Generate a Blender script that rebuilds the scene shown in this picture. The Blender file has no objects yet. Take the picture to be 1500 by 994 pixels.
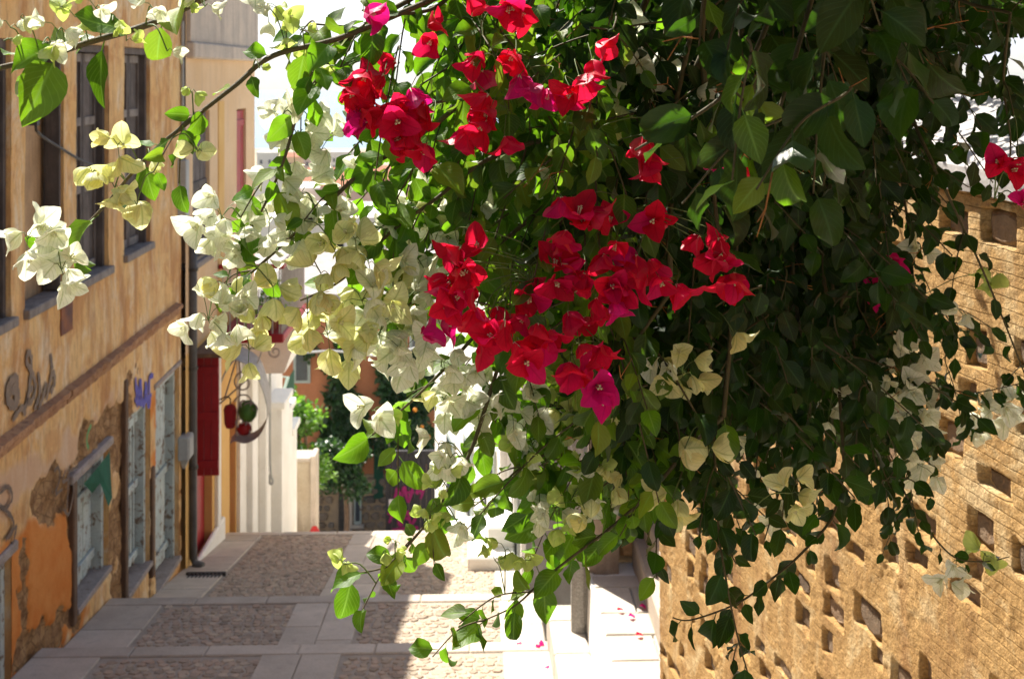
import bpy, math, random
import numpy as np
from mathutils import Vector, Matrix, noise as mnoise
R = math.radians
rng = random.Random(7)
SC = bpy.context.scene
COL = SC.collection
# ---------------------------------------------------------------- camera, sky, sun, exposure
F = 1750.0                      # focal length in photo pixels (1500 wide)
YAW = math.atan(50.0/F)         # the street runs along +Y, its horizontals meet at photo x = 700
HZ = 105.0                      # photo row of the horizon
cam = bpy.data.cameras.new('camera'); camo = bpy.data.objects.new('camera', cam); COL.objects.link(camo)
cam.sensor_width = 36; cam.lens = 36*F/1500; cam.clip_start = .05; cam.clip_end = 30000
cam.shift_y = -(497-HZ)/1500.0
camo.location = (0, 0, 0); camo.rotation_euler = (R(90), 0, -YAW)
cam.dof.use_dof = True; cam.dof.focus_distance = 1.95; cam.dof.aperture_fstop = 11
SC.camera = camo
AZ = R(33); EL = R(52)          # sun: ahead of the camera, to the left
SUN = Vector((-math.sin(AZ)*math.cos(EL), math.cos(AZ)*math.cos(EL), math.sin(EL)))
w = bpy.data.worlds.new('World'); SC.world = w; w.use_nodes = True
nt = w.node_tree; bg = nt.nodes['Background']; sky = nt.nodes.new('ShaderNodeTexSky')
sky.sky_type = 'NISHITA'; sky.sun_disc = False; sky.sun_elevation = EL; sky.sun_rotation = -AZ
sky.air_density = 1.0; sky.dust_density = 1.2; sky.ozone_density = 1.0
nt.links.new(sky.outputs[0], bg.inputs[0]); bg.inputs[1].default_value = .07
sl = bpy.data.lights.new('sun', 'SUN'); sl.energy = 5; sl.angle = R(.5); sl.color = (1, .93, .82)
so = bpy.data.objects.new('sun', sl); COL.objects.link(so); so.location = (-6, 10, 14)
so.rotation_euler = SUN.to_track_quat('Z', 'Y').to_euler()
vs = SC.view_settings; vs.view_transform = 'Standard'; vs.look = 'None'; vs.exposure = 1.4; vs.gamma = 1; vs.use_curve_mapping = False
SC.cycles.max_bounces = 10; SC.cycles.diffuse_bounces = 5; SC.cycles.transmission_bounces = 6; SC.cycles.transparent_max_bounces = 6

_f = Vector((math.sin(YAW), math.cos(YAW), 0)); _r = Vector((math.cos(YAW), -math.sin(YAW), 0))
def P(px, py, Y):
    d = _f + _r*((px-750)/F) + Vector((0, 0, -(py-HZ)/F)); return d*(Y/d.y)
def proj(p):
    p = Vector(p); dz = p.dot(_f)
    if dz < .05: return (-9999, -9999, dz)
    return (750+F*p.dot(_r)/dz, HZ-F*p.z/dz, dz)
def onX(px, X):                 # depth at which the plane x = X shows at photo column px
    t = (px-750)/F; d = _f+_r*t; return X/d.x*d.y

# ---------------------------------------------------------------- mesh and object helpers
class MB:
    def __init__(s): s.v = []; s.f = []; s.m = []; s.uv = []
    def quad(s, a, b, c, d, m=0):
        n = len(s.v); s.v += [tuple(a), tuple(b), tuple(c), tuple(d)]; s.f.append((n, n+1, n+2, n+3)); s.m.append(m)
    def poly(s, pts, m=0):
        n = len(s.v); s.v += [tuple(p) for p in pts]; s.f.append(tuple(range(n, n+len(pts)))); s.m.append(m)
    def box(s, x0, x1, y0, y1, z0, z1, m=0, b=0.0):
        n = len(s.v)
        if b <= 0:
            s.v += [(x, y, z) for z in (z0, z1) for y in (y0, y1) for x in (x0, x1)]
            fs = [(0, 2, 3, 1), (4, 5, 7, 6), (0, 1, 5, 4), (2, 6, 7, 3), (0, 4, 6, 2), (1, 3, 7, 5)]
            s.f += [tuple(n+i for i in f) for f in fs]; s.m += [m]*6
        else:                    # bevelled: three rings of vertices per corner
            def id(ix, iy, iz, ax): return n+((ix*2+iy)*2+iz)*3+ax
            X = (x0, x1); Yv = (y0, y1); Z = (z0, z1); sg = (1, -1)
            for ix in (0, 1):
                for iy in (0, 1):
                    for iz in (0, 1):
                        for ax in range(3):
                            p = [X[ix]+sg[ix]*b, Yv[iy]+sg[iy]*b, Z[iz]+sg[iz]*b]
                            p[ax] = (X[ix], Yv[iy], Z[iz])[ax]; s.v.append(tuple(p))
            fs = []
            for i in (0, 1):
                q = [id(i, 0, 0, 0), id(i, 1, 0, 0), id(i, 1, 1, 0), id(i, 0, 1, 0)]; fs.append(q if i else q[::-1])
                q = [id(0, i, 0, 1), id(0, i, 1, 1), id(1, i, 1, 1), id(1, i, 0, 1)]; fs.append(q if i else q[::-1])
                q = [id(0, 0, i, 2), id(1, 0, i, 2), id(1, 1, i, 2), id(0, 1, i, 2)]; fs.append(q if i else q[::-1])
            for i in (0, 1):
                for j in (0, 1):
                    fs.append([id(i, j, 0, 0), id(i, j, 1, 0), id(i, j, 1, 1), id(i, j, 0, 1)][::(1 if i == j else -1)])
                    fs.append([id(i, 0, j, 0), id(i, 0, j, 2), id(i, 1, j, 2), id(i, 1, j, 0)][::(1 if i == j else -1)])
                    fs.append([id(0, i, j, 1), id(1, i, j, 1), id(1, i, j, 2), id(0, i, j, 2)][::(1 if i == j else -1)])
            for ix in (0, 1):
                for iy in (0, 1):
                    for iz in (0, 1):
                        t = [id(ix, iy, iz, 0), id(ix, iy, iz, 1), id(ix, iy, iz, 2)]; fs.append(t if (ix+iy+iz) % 2 else t[::-1])
            s.f += [tuple(f) for f in fs]; s.m += [m]*len(fs)
        return s
    def tube(s, pts, r0, r1=None, sides=6, m=0, cap=True):
        r1 = r0 if r1 is None else r1; n0 = len(s.v); k = len(pts); pts = [Vector(p) for p in pts]
        up = Vector((.13, .31, .94))
        for i, p in enumerate(pts):
            t = (pts[min(i+1, k-1)]-pts[max(i-1, 0)]).normalized()
            a = t.cross(up)
            if a.length < .05: a = t.cross(Vector((1, 0, 0)))
            a.normalize(); b = t.cross(a); r = r0+(r1-r0)*i/max(1, k-1)
            for j in range(sides):
                an = 2*math.pi*j/sides; s.v.append(tuple(p+(a*math.cos(an)+b*math.sin(an))*r))
        for i in range(k-1):
            for j in range(sides):
                a = n0+i*sides+j; b = n0+i*sides+(j+1) % sides
                s.f.append((a, b, b+sides, a+sides)); s.m.append(m)
        if cap:
            s.f.append(tuple(n0+j for j in range(sides))[::-1]); s.f.append(tuple(n0+(k-1)*sides+j for j in range(sides))); s.m += [m, m]
        return s
    def lathe(s, c, prof, sides=16, m=0):
        n0 = len(s.v)
        for r, z in prof:
            for j in range(sides):
                a = 2*math.pi*j/sides; s.v.append((c[0]+r*math.cos(a), c[1]+r*math.sin(a), c[2]+z))
        for i in range(len(prof)-1):
            for j in range(sides):
                a = n0+i*sides+j; b = n0+i*sides+(j+1) % sides; s.f.append((a, b, b+sides, a+sides)); s.m.append(m)
        return s
    def mesh(s, name, mats, smooth=False):
        me = bpy.data.meshes.new(name); me.from_pydata(s.v, [], s.f)
        for mt in (mats if isinstance(mats, (list, tuple)) else [mats]): me.materials.append(mt)
        if any(s.m): me.polygons.foreach_set('material_index', s.m)
        if smooth: me.polygons.foreach_set('use_smooth', [True]*len(s.f))
        me.update(); return me
    def build(s, name, mats, parent=None, smooth=False):
        return put(name, s.mesh(name, mats, smooth), parent)
def put(name, me, parent=None, loc=None, mtx=None):
    o = bpy.data.objects.new(name, me); COL.objects.link(o)
    if mtx is not None: o.matrix_basis = mtx
    elif loc is not None: o.location = loc
    if parent is not None: join(o, parent)
    return o
def world_loc(o):
    v = Vector(o.location)
    while o.parent: o = o.parent; v = v+Vector(o.location)
    return v
def join(o, parent):            # keeps the world place of a part that was built in world coordinates
    o.parent = parent; o.matrix_parent_inverse = Matrix.Translation(-Vector(parent['_w']) if '_w' in parent.keys() else Vector((0, 0, 0)))
def empty(name, loc, label, cat, group=None):
    o = bpy.data.objects.new(name, None); COL.objects.link(o); o.location = loc; o.empty_display_size = .1
    o['_w'] = list(loc); return tag(o, label, cat, group)
def tag(o, label=None, cat=None, group=None, kind=None):
    if label: o['label'] = label
    if cat: o['category'] = cat
    if group: o['group'] = group
    if kind: o['kind'] = kind
    return o
def fbm(x, y, z=0., o=4, s=1.): return mnoise.fractal(Vector((x*s, y*s, z*s)), .6, 2.1, o)

# ---------------------------------------------------------------- materials
def nodes(name):
    m = bpy.data.materials.new(name); m.use_nodes = True; t = m.node_tree
    return m, t, t.nodes['Principled BSDF'], t.nodes['Material Output']
def N(t, ty, **kw):
    n = t.nodes.new(ty)
    for k, v in kw.items(): setattr(n, k, v)
    return n
def L(t, a, b): t.links.new(a, b)
def mixc(t, fac, a, b, mode='MIX'):
    n = N(t, 'ShaderNodeMix', data_type='RGBA', blend_type=mode)
    for sock, v in ((n.inputs[0], fac), (n.inputs[6], a), (n.inputs[7], b)):
        if isinstance(v, (int, float)): sock.default_value = v
        elif isinstance(v, tuple): sock.default_value = (*v, 1) if len(v) == 3 else v
        else: L(t, v, sock)
    return n.outputs[2]
def mth(t, op, a, b=None, c=None, clamp=False):
    n = N(t, 'ShaderNodeMath', operation=op, use_clamp=clamp)
    for i, v in enumerate((a, b, c)):
        if v is None: continue
        if isinstance(v, (int, float)): n.inputs[i].default_value = v
        else: L(t, v, n.inputs[i])
    return n.outputs[0]
def noise(t, vec, scale, detail=4, rough=.55, dist=0.):
    n = N(t, 'ShaderNodeTexNoise'); n.inputs['Scale'].default_value = scale; n.inputs['Detail'].default_value = detail
    n.inputs['Roughness'].default_value = rough; n.inputs['Distortion'].default_value = dist; L(t, vec, n.inputs['Vector']); return n.outputs[0]
def ramp(t, fac, a, b):
    n = N(t, 'ShaderNodeMapRange'); L(t, fac, n.inputs[0]); n.inputs[1].default_value = a; n.inputs[2].default_value = b; return n.outputs[0]
def rnd(t):                     # a random number for each object, and for each island of a joined mesh
    o = N(t, 'ShaderNodeObjectInfo').outputs['Random']; g = N(t, 'ShaderNodeNewGeometry').outputs['Random Per Island']
    return mth(t, 'FRACT', mth(t, 'ADD', o, g))
def pos(t): return N(t, 'ShaderNodeNewGeometry').outputs['Position']
def scaled(t, v, s):
    n = N(t, 'ShaderNodeVectorMath', operation='MULTIPLY'); L(t, v, n.inputs[0]); n.inputs[1].default_value = s; return n.outputs[0]
def mat(name, c1, c2, scale=3., rough=.85, bump=.3, bscale=30., c3=None, c3at=(.55, .7), streak=None, var=.0, hue=0., metal=0., spec=.3, bdist=.01, fine=.25):
    m, t, b, out = nodes(name); p = pos(t)
    col = mixc(t, ramp(t, noise(t, p, scale, 6), .35, .65), c1, c2)
    if c3: col = mixc(t, ramp(t, noise(t, p, scale*2.3, 8, .65, .6), *c3at), col, c3)
    if streak: col = mixc(t, ramp(t, noise(t, scaled(t, p, (1, 1, .12)), streak[1], 5, .6), *streak[2]), col, streak[0])
    if fine:
        g = ramp(t, noise(t, p, bscale*1.3, 5, .7), .2, .8)
        col = mixc(t, 1., col, mixc(t, g, (1-fine,)*3, (1+fine*.35,)*3), 'MULTIPLY')
    if var:
        r = rnd(t); col = mixc(t, 1., col, mixc(t, r, (1-var,)*3, (1+var*.6,)*3), 'MULTIPLY')
        if hue:
            r2 = mth(t, 'FRACT', mth(t, 'MULTIPLY', r, 7.31)); col = mixc(t, mth(t, 'MULTIPLY', r2, hue), col, c3 or c2)
    L(t, col, b.inputs['Base Color']); b.inputs['Roughness'].default_value = rough; b.inputs['Metallic'].default_value = metal
    b.inputs['Specular IOR Level'].default_value = spec
    if bump:
        bn = N(t, 'ShaderNodeBump'); bn.inputs['Strength'].default_value = bump; bn.inputs['Distance'].default_value = bdist
        L(t, noise(t, p, bscale, 6, .65), bn.inputs['Height']); L(t, bn.outputs[0], b.inputs['Normal'])
    return m
MT = {}
MT['joint'] = mat('joint_mortar', (.42, .36, .29), (.34, .29, .23), 6, bump=.6)
MT['cobble'] = mat('cobble', (.48, .39, .28), (.39, .32, .24), 5, .75, .5, 60, c3=(.48, .33, .24), var=.35, hue=.55)
MT['slab'] = mat('marble_slab', (.56, .48, .39), (.47, .40, .32), 4, .7, .3, 50, c3=(.33, .29, .25), c3at=(.58, .8), var=.15)
MT['whiteslab'] = mat('whitewashed_slab', (.58, .53, .46), (.49, .44, .37), 4, .75, .35, 40, c3=(.45, .38, .30), c3at=(.6, .8), var=.14)
MT['whitewash'] = mat('whitewash', (.86, .84, .79), (.78, .76, .70), 2, .85, .35, 30, c3=(.58, .53, .46), c3at=(.6, .85), fine=.1)
MT['rough'] = mat('roughcast', (.42, .39, .37), (.33, .30, .28), 3, .95, 1., 90, streak=((.25, .22, .2), 6, (.5, .8)), fine=.5)
MT['granite'] = mat('granite', (.44, .42, .38), (.30, .28, .25), 60, .8, .6, 120, fine=.6)
MT['rubble'] = mat('rubble_stone', (.50, .32, .15), (.36, .25, .16), 5, .85, .8, 30, c3=(.55, .24, .08), var=.4, hue=.7)
MT['rubblemortar'] = mat('rubble_mortar', (.45, .34, .22), (.36, .27, .18), 6, .95, .8, 40)
MT['brownplaster'] = mat('brown_plaster', (.38, .30, .23), (.28, .22, .17), 3, .95, .6, 40, streak=((.45, .38, .3), 5, (.5, .75)))
MT['ochre'] = mat('ochre_plaster', (.72, .46, .17), (.66, .39, .12), 1.4, .9, .3, 30, streak=((.60, .34, .12), 5, (.5, .8)), fine=.12)
MT['peach'] = mat('peach_plaster', (.74, .53, .32), (.68, .46, .25), 1.5, .9, .3, 30, streak=((.60, .42, .26), 6, (.5, .8)), fine=.12)
MT['cornice'] = mat('weathered_cornice', (.60, .50, .40), (.48, .41, .34), 3, .9, .5, 30, streak=((.34, .29, .25), 5, (.48, .75)))
MT['shutter'] = mat('weathered_shutter', (.11, .088, .078), (.18, .15, .135), 6, .8, .5, 60, streak=((.09, .075, .07), 22, (.45, .7)), var=.3)
MT['shutterrail'] = mat('bleached_rail', (.30, .26, .23), (.20, .17, .15), 8, .8, .5, 60, streak=((.15, .12, .1), 22, (.5, .7)))
MT['innerboard'] = mat('inner_board', (.55, .36, .20), (.45, .29, .16), 4, .8, .4, 40, streak=((.33, .21, .12), 14, (.5, .75)))
MT['bluewood'] = mat('peeling_blue_wood', (.56, .63, .61), (.46, .54, .53), 5, .75, .5, 50, c3=(.22, .16, .11), c3at=(.54, .60), streak=((.70, .73, .70), 18, (.55, .75)), var=.15)
MT['darkwood'] = mat('dark_wood', (.16, .09, .05), (.10, .06, .04), 6, .8, .5, 50, streak=((.22, .14, .08), 18, (.5, .75)))
MT['stonelintel'] = mat('worn_lintel', (.42, .36, .32), (.30, .25, .22), 8, .9, .8, 40, c3=(.22, .16, .12))
MT['redpaint'] = mat('red_paint', (.36, .018, .022), (.30, .015, .02), 5, .5, .2, 40, fine=.15)
MT['iron'] = mat('dark_iron', (.10, .095, .09), (.06, .055, .05), 8, .6, .3, 40, metal=.5)
MT['pipe'] = mat('grey_pipe', (.13, .125, .12), (.09, .085, .08), 6, .55, .2, 40, metal=.2)
MT['boxgrey'] = mat('grey_box', (.42, .43, .42), (.36, .37, .36), 5, .6, .2, 40)
MT['whiteiron'] = mat('white_iron', (.50, .47, .43), (.38, .35, .31), 12, .7, .5, 60)
MT['terracotta'] = mat('terracotta_plaster', (.52, .22, .11), (.44, .18, .09), .8, .95, .3, 15, streak=((.36, .16, .09), 2, (.5, .8)))
MT['beigewall'] = mat('stained_beige', (.52, .45, .34), (.46, .38, .27), 2, .95, .4, 25, streak=((.24, .19, .14), 4, (.5, .72)))
MT['darkstone'] = mat('dark_rubble', (.26, .22, .18), (.18, .15, .12), 3, .9, .8, 20, var=.4, c3=(.30, .21, .13), hue=.5)
MT['gate'] = mat('black_gate', (.028, .026, .032), (.02, .02, .025), 3, .6, .3, 20)
MT['pink'] = mat('pink_spray', (.26, .008, .10), (.20, .007, .09), 9, .7, .1)
MT['greyspray'] = mat('grey_spray', (.20, .15, .115), (.28, .20, .14), 9, .8, .1)
MT['blackspray'] = mat('black_spray', (.14, .10, .08), (.2, .14, .1), 9, .8, .1)
MT['bluespray'] = mat('blue_spray', (.09, .085, .40), (.15, .13, .42), 9, .8, .1)
MT['greenspray'] = mat('green_spray', (.10, .30, .10), (.14, .34, .12), 9, .8, .1)
MT['greencloth'] = mat('green_cloth', (.02, .13, .07), (.015, .09, .05), 9, .9, .2)
MT['rust'] = mat('rusty_plate', (.13, .06, .05), (.28, .10, .04), 7, .8, .4, 40)
MT['rail'] = mat('pale_green_rail', (.42, .55, .50), (.35, .48, .44), 5, .5, .1)
MT['greencanvas'] = mat('green_canvas', (.015, .09, .05), (.012, .07, .04), 5, .8, .1)
MT['melon'] = mat('melon_green', (.12, .32, .05), (.07, .2, .03), 14, .4, .1)
MT['redball'] = mat('apple_red', (.5, .03, .02), (.4, .02, .02), 9, .35, .05)
MT['bark'] = mat('bark', (.22, .15, .10), (.15, .10, .07), 14, .9, .8, 60)
MT['twig'] = mat('twig', (.11, .085, .04), (.08, .07, .03), 30, .7, .4, 120)
MT['stalk'] = mat('dry_stalk', (.45, .19, .05), (.34, .14, .04), 30, .7, .2)
MT['greenstalk'] = mat('green_stalk', (.14, .20, .05), (.10, .15, .04), 30, .6, .1)
MT['sea'] = mat('sea', (.10, .17, .24), (.13, .20, .27), .004, .25, .3, .05, spec=.5, fine=0, bdist=1.)
MT['hill'] = mat('dry_hill', (.30, .26, .20), (.22, .22, .16), .002, 1., 0, fine=0)
MT['land'] = mat('land', (.34, .28, .20), (.26, .24, .16), .05, 1., 0, fine=0)
MT['roof'] = mat('roof_tile', (.42, .17, .09), (.34, .14, .08), .5, .9, .4, 8)
MT['farwhite'] = mat('far_whitewash', (.74, .72, .68), (.66, .62, .56), .3, .9, 0, var=.2, fine=0)
MT['glass'] = mat('window_glass', (.05, .07, .09), (.04, .05, .06), 3, .1, 0, spec=.6, fine=0)
MT['soil'] = mat('soil', (.16, .11, .07), (.11, .08, .05), 6, .95, .8, 30)
MT['yellowbox'] = mat('yellow_box', (.62, .50, .20), (.55, .44, .18), 6, .6, .1)
MT['hydrant'] = mat('red_enamel', (.55, .03, .02), (.45, .02, .02), 6, .4, .1)
MT['paper'] = mat('sticker', (.7, .65, .68), (.62, .58, .6), 6, .8, 0)
MT['greytrim'] = mat('grey_green_trim', (.42, .48, .45), (.36, .42, .40), 6, .6, .2)

def leaf_mat(name, front, back, trans, vein, tw=.5, gloss=.08, rough=.38, var=.3, warm=None, nveins=8., veinmix=.5, fres=.16):
    m, t, b, out = nodes(name); t.nodes.remove(b)
    uv = N(t, 'ShaderNodeUVMap'); sx = N(t, 'ShaderNodeSeparateXYZ'); L(t, uv.outputs[0], sx.inputs[0]); u, v = sx.outputs[0], sx.outputs[1]
    av = mth(t, 'ABSOLUTE', mth(t, 'SUBTRACT', v, .5))
    mid = mth(t, 'SUBTRACT', 1., mth(t, 'MULTIPLY', av, 17.), clamp=True)
    ph = mth(t, 'MULTIPLY', mth(t, 'SUBTRACT', u, mth(t, 'MULTIPLY', av, .75)), nveins)
    tri = mth(t, 'ABSOLUTE', mth(t, 'SUBTRACT', mth(t, 'FRACT', ph), .5))
    side = mth(t, 'MULTIPLY', mth(t, 'SUBTRACT', 1., mth(t, 'MULTIPLY', tri, 9.), clamp=True), .55)
    ve = mth(t, 'MULTIPLY', mth(t, 'MAXIMUM', mid, side), veinmix)
    r = rnd(t); p = pos(t); g = noise(t, p, 60, 3)
    def tone(c):
        c = mixc(t, 1., c, mixc(t, r, (1-var,)*3, (1+var,)*3), 'MULTIPLY')
        if warm: c = mixc(t, mth(t, 'MULTIPLY', mth(t, 'POWER', mth(t, 'FRACT', mth(t, 'MULTIPLY', r, 9.7)), 3.), .6), c, warm)
        c = mixc(t, 1., c, mixc(t, g, (.8,)*3, (1.15,)*3), 'MULTIPLY')
        return mixc(t, ve, c, vein)
    bf = N(t, 'ShaderNodeNewGeometry').outputs['Backfacing']
    d = N(t, 'ShaderNodeBsdfDiffuse'); L(t, mixc(t, bf, tone(front), tone(back)), d.inputs[0])
    tr = N(t, 'ShaderNodeBsdfTranslucent'); L(t, tone(trans), tr.inputs[0])
    bn = N(t, 'ShaderNodeBump'); bn.inputs['Strength'].default_value = .35; bn.inputs['Distance'].default_value = .002
    L(t, mth(t, 'SUBTRACT', noise(t, p, 90, 3), mth(t, 'MULTIPLY', ve, .8)), bn.inputs['Height'])
    for n in (d,): L(t, bn.outputs[0], n.inputs['Normal'])
    mx = N(t, 'ShaderNodeMixShader'); mx.inputs[0].default_value = tw; L(t, d.outputs[0], mx.inputs[1]); L(t, tr.outputs[0], mx.inputs[2])
    gl = N(t, 'ShaderNodeBsdfGlossy'); gl.inputs['Roughness'].default_value = rough; gl.inputs[0].default_value = (1, 1, 1, 1); L(t, bn.outputs[0], gl.inputs['Normal'])
    lw = N(t, 'ShaderNodeLayerWeight'); lw.inputs[0].default_value = .25
    m2 = N(t, 'ShaderNodeMixShader'); L(t, mth(t, 'ADD', mth(t, 'MULTIPLY', lw.outputs['Fresnel'], fres), gloss*.4), m2.inputs[0])
    L(t, mx.outputs[0], m2.inputs[1]); L(t, gl.outputs[0], m2.inputs[2]); L(t, m2.outputs[0], out.inputs['Surface'])
    return m
MT['leaf'] = leaf_mat('bougainvillea_leaf', (.018, .055, .010), (.03, .08, .018), (.20, .46, .008), (.22, .40, .06), .45, .04, .48, .35, veinmix=.8, warm=(.30, .34, .03), fres=.1)
MT['shadedleaf'] = leaf_mat('shaded_bougainvillea_leaf', (.008, .026, .007), (.014, .036, .010), (.055, .155, .005), (.06, .13, .03), .32, .03, .45, .45, fres=.12, veinmix=.8, warm=(.05, .06, .012))  # darker copy of the leaf, the shade of the dense mass put into its colour
MT['ivyleaf'] = leaf_mat('ivy_leaf', (.02, .06, .018), (.03, .08, .02), (.06, .16, .02), (.05, .12, .03), .3, .05, .4, .4)
MT['treeleaf'] = leaf_mat('tree_leaf', (.07, .15, .02), (.09, .18, .03), (.24, .50, .03), (.16, .34, .05), .45, .03, .5, .35)
MT['white'] = leaf_mat('white_bract', (.87, .88, .80), (.86, .88, .79), (.90, .92, .74), (.30, .40, .10), .52, .01, .6, .06, warm=(.84, .82, .55), nveins=6., veinmix=.7, fres=.05)
MT['cream'] = leaf_mat('cream_bract', (.82, .83, .50), (.80, .82, .50), (.86, .88, .40), (.28, .36, .06), .52, .01, .6, .1, warm=(.80, .62, .22), nveins=6., veinmix=.6, fres=.05)
MT['lime'] = leaf_mat('lime_bud', (.55, .66, .22), (.55, .64, .22), (.62, .74, .16), (.36, .50, .10), .48, .01, .6, .1, nveins=6., veinmix=.4, fres=.05)
MT['red'] = leaf_mat('red_bract', (.62, .008, .04), (.62, .01, .05), (.92, .014, .055), (.34, .004, .02), .48, .01, .5, .2, warm=(.72, .01, .2), nveins=6., veinmix=.4, fres=.05)
MT['magenta'] = leaf_mat('magenta_bract', (.62, .01, .19), (.62, .012, .2), (.80, .012, .22), (.36, .004, .1), .48, .01, .5, .15, nveins=6., veinmix=.4, fres=.05)
MT['floret'] = mat('cream_floret', (.75, .72, .45), (.7, .68, .4), 40, .6, 0)

# ================================================================ the street
XL, XR = -3.55, .585
TREADS = []                      # (y0, y1, height at y0, slope): the street falls away from the camera
h = 4.68-.12*1.78
TREADS.append((8.0, 9.78, -h, -.12))
y, hh = 8.0, h
while y > -4:
    hh -= .18; y0 = y-1.8; TREADS.append((y0, y, -(hh-.12*1.8), -.12)); hh -= .12*1.8; y = y0
TREADS += [(9.78, 11.6, -4.86, -.12), (11.6, 11.9, -5.235, -.05), (11.9, 16.8, -5.47, -.2)]
TREADS.sort()
def street_z(Y):
    for a, b, z, s in TREADS:
        if a <= Y < b: return z+s*(Y-a)
    return TREADS[-1][2]+TREADS[-1][3]*(min(Y, 16.8)-11.9)
m = MB()
for i, (a, b, z, s) in enumerate(TREADS):
    zb = z+s*(b-a); m.quad((XL, a, z), (XR, a, z), (XR, b, zb), (XL, b, zb))
    zn = TREADS[i+1][2] if i+1 < len(TREADS) else zb-.4
    m.quad((XL, b, zb), (XR, b, zb), (XR, b, zn), (XL, b, zn))
street = m.build('street', MT['joint']); tag(street, kind='structure')
street['_w'] = [0, 0, 0]
def cobble_mesh(sd, n=6):
    r = random.Random(sd); v = []; f = []
    an = [2*math.pi*(i+r.uniform(-.28, .28))/n for i in range(n)]
    for ring, (k, z) in enumerate(((1., 0.), (.98, .55), (.78, 1.))):
        for a in an:
            q = 1/max(abs(math.cos(a)), abs(math.sin(a)))**.55
            v.append((.5*k*q*math.cos(a)*r.uniform(.95, 1.03), .5*k*q*math.sin(a)*r.uniform(.95, 1.03), z+(r.uniform(-.1, .1) if ring == 2 else 0)))
    for g in range(2):
        for i in range(n):
            j = (i+1) % n; f.append((g*n+i, g*n+j, (g+1)*n+j, (g+1)*n+i))
    f.append(tuple(2*n+i for i in range(n))); return v, f
CV = [cobble_mesh(i, 5+i % 3) for i in range(9)]
CM = []
for v, f in CV:
    me = bpy.data.meshes.new('cobblestone'); me.from_pydata(v, [], f); me.materials.append(MT['cobble']); CM.append(me)
SLX0, SLX1, SLM = -1.72, -1.09, -1.405
def slab(mb, x0, x1, y0, y1, zf, th=.03, b=.006):
    n = len(mb.v); mb.box(x0, x1, y0, y1, -th, .016, b=b)
    for i in range(n, len(mb.v)):
        x, yy, z = mb.v[i]; mb.v[i] = (x, yy, zf(yy)+z)
cob = []
for ti, (a, b, z, s) in enumerate(TREADS):
    if b < 6.3: continue
    zf = lambda yy, a=a, z=z, s=s: z+s*(yy-a)
    ns = .2
    if b-a < 1: ns = b-a-.02
    # step-edge stones
    x = XL+.01; k = 0
    while x < XR-.05:
        x1 = min(XR-.005, x+rng.uniform(.55, .95))
        if XR-x1 < .25: x1 = XR-.005
        mb = MB(); slab(mb, x, x1-.007, b-ns, b+.012, zf, .1, .01); mb.build('step_edge_slab', MT['slab'], street); x = x1
    if b-a < 1: continue
    yend = b-ns-.008
    for (x0, x1) in ((XL+.01, XL+.56), (SLX0, SLM-.003), (SLM+.003, SLX1), (.2, XR-.008)):
        yy = a+.01
        while yy < yend-.05:
            y1 = min(yend, yy+rng.uniform(.55, 1.05))
            if yend-y1 < .25: y1 = yend
            j = rng.uniform(-.012, .012)
            mb = MB(); slab(mb, x0+(abs(j) if x0 < -3 else 0), x1+j*.3, yy, y1-.007, zf, .03, .006)
            mb.build('paving_slab', MT['slab'] if x0 < 0 else MT['whiteslab'], street); yy = y1
    for (x0, x1) in ((XL+.575, SLX0-.01), (SLX1+.01, .19)):
        yy = a+.05; row = 0
        while yy < yend-.03:
            x = x0+(.05 if row % 2 else .02)
            while x < x1-.02:
                wd = rng.uniform(.06, .115)
                cob.append((x+wd/2, yy+rng.uniform(-.012, .012), zf(yy), wd*1.02, rng.uniform(.064, .082), rng.uniform(.005, .013), rng.uniform(-.5, .5), rng.randrange(9)))
                x += wd+.006
            yy += .075; row += 1
vis = []
for c in cob:
    q = proj((c[0], c[1], c[2])); vis.append((0 if (-10 < q[0] < 1510 and q[1] < 1004) else 1, c[1], c))
vis.sort(key=lambda q: (q[0], q[1])); near = [q[2] for q in vis[:300]]; far = [q[2] for q in vis[300:]]
for c in near:
    o = put('cobblestone', CM[c[7]], street, mtx=Matrix.Translation((c[0], c[1], c[2]-.012)) @ Matrix.Rotation(c[6]*.4, 4, 'Z') @ Matrix.Diagonal((c[3], c[4], c[5]+.012, 1)))
mb = MB()
for c in far:
    v, f = CV[c[7]]; n = len(mb.v); ca, sa = math.cos(c[6]*.4), math.sin(c[6]*.4)
    for (x, yv, zv) in v:
        x *= c[3]; yv *= c[4]; mb.v.append((c[0]+x*ca-yv*sa, c[1]+x*sa+yv*ca, c[2]-.012+zv*(c[5]+.012)))
    mb.f += [tuple(n+i for i in q) for q in f]; mb.m += [0]*len(f)
tag(mb.build('cobblestones', MT['cobble'], street), kind='stuff')
# drain grate by the facade
g = empty('drain_grate', (-3.2, 14.0, street_z(14.0)), 'small dark iron drain grate in the paving below the grey pipe', 'drain')
mb = MB(); zg = street_z(14.0)
for i in range(9): mb.box(-3.38+i*.045, -3.36+i*.045, 13.9, 14.1, zg+.002-.02, zg+.024)
mb.build('bars', MT['iron'], g); mb = MB()
for (x0, x1, y0, y1) in ((-3.42, -2.96, 13.86, 13.9), (-3.42, -2.96, 14.1, 14.14)): mb.box(x0, x1, y0, y1, zg-.02, zg+.021)
mb.build('frame', MT['iron'], g)
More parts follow.
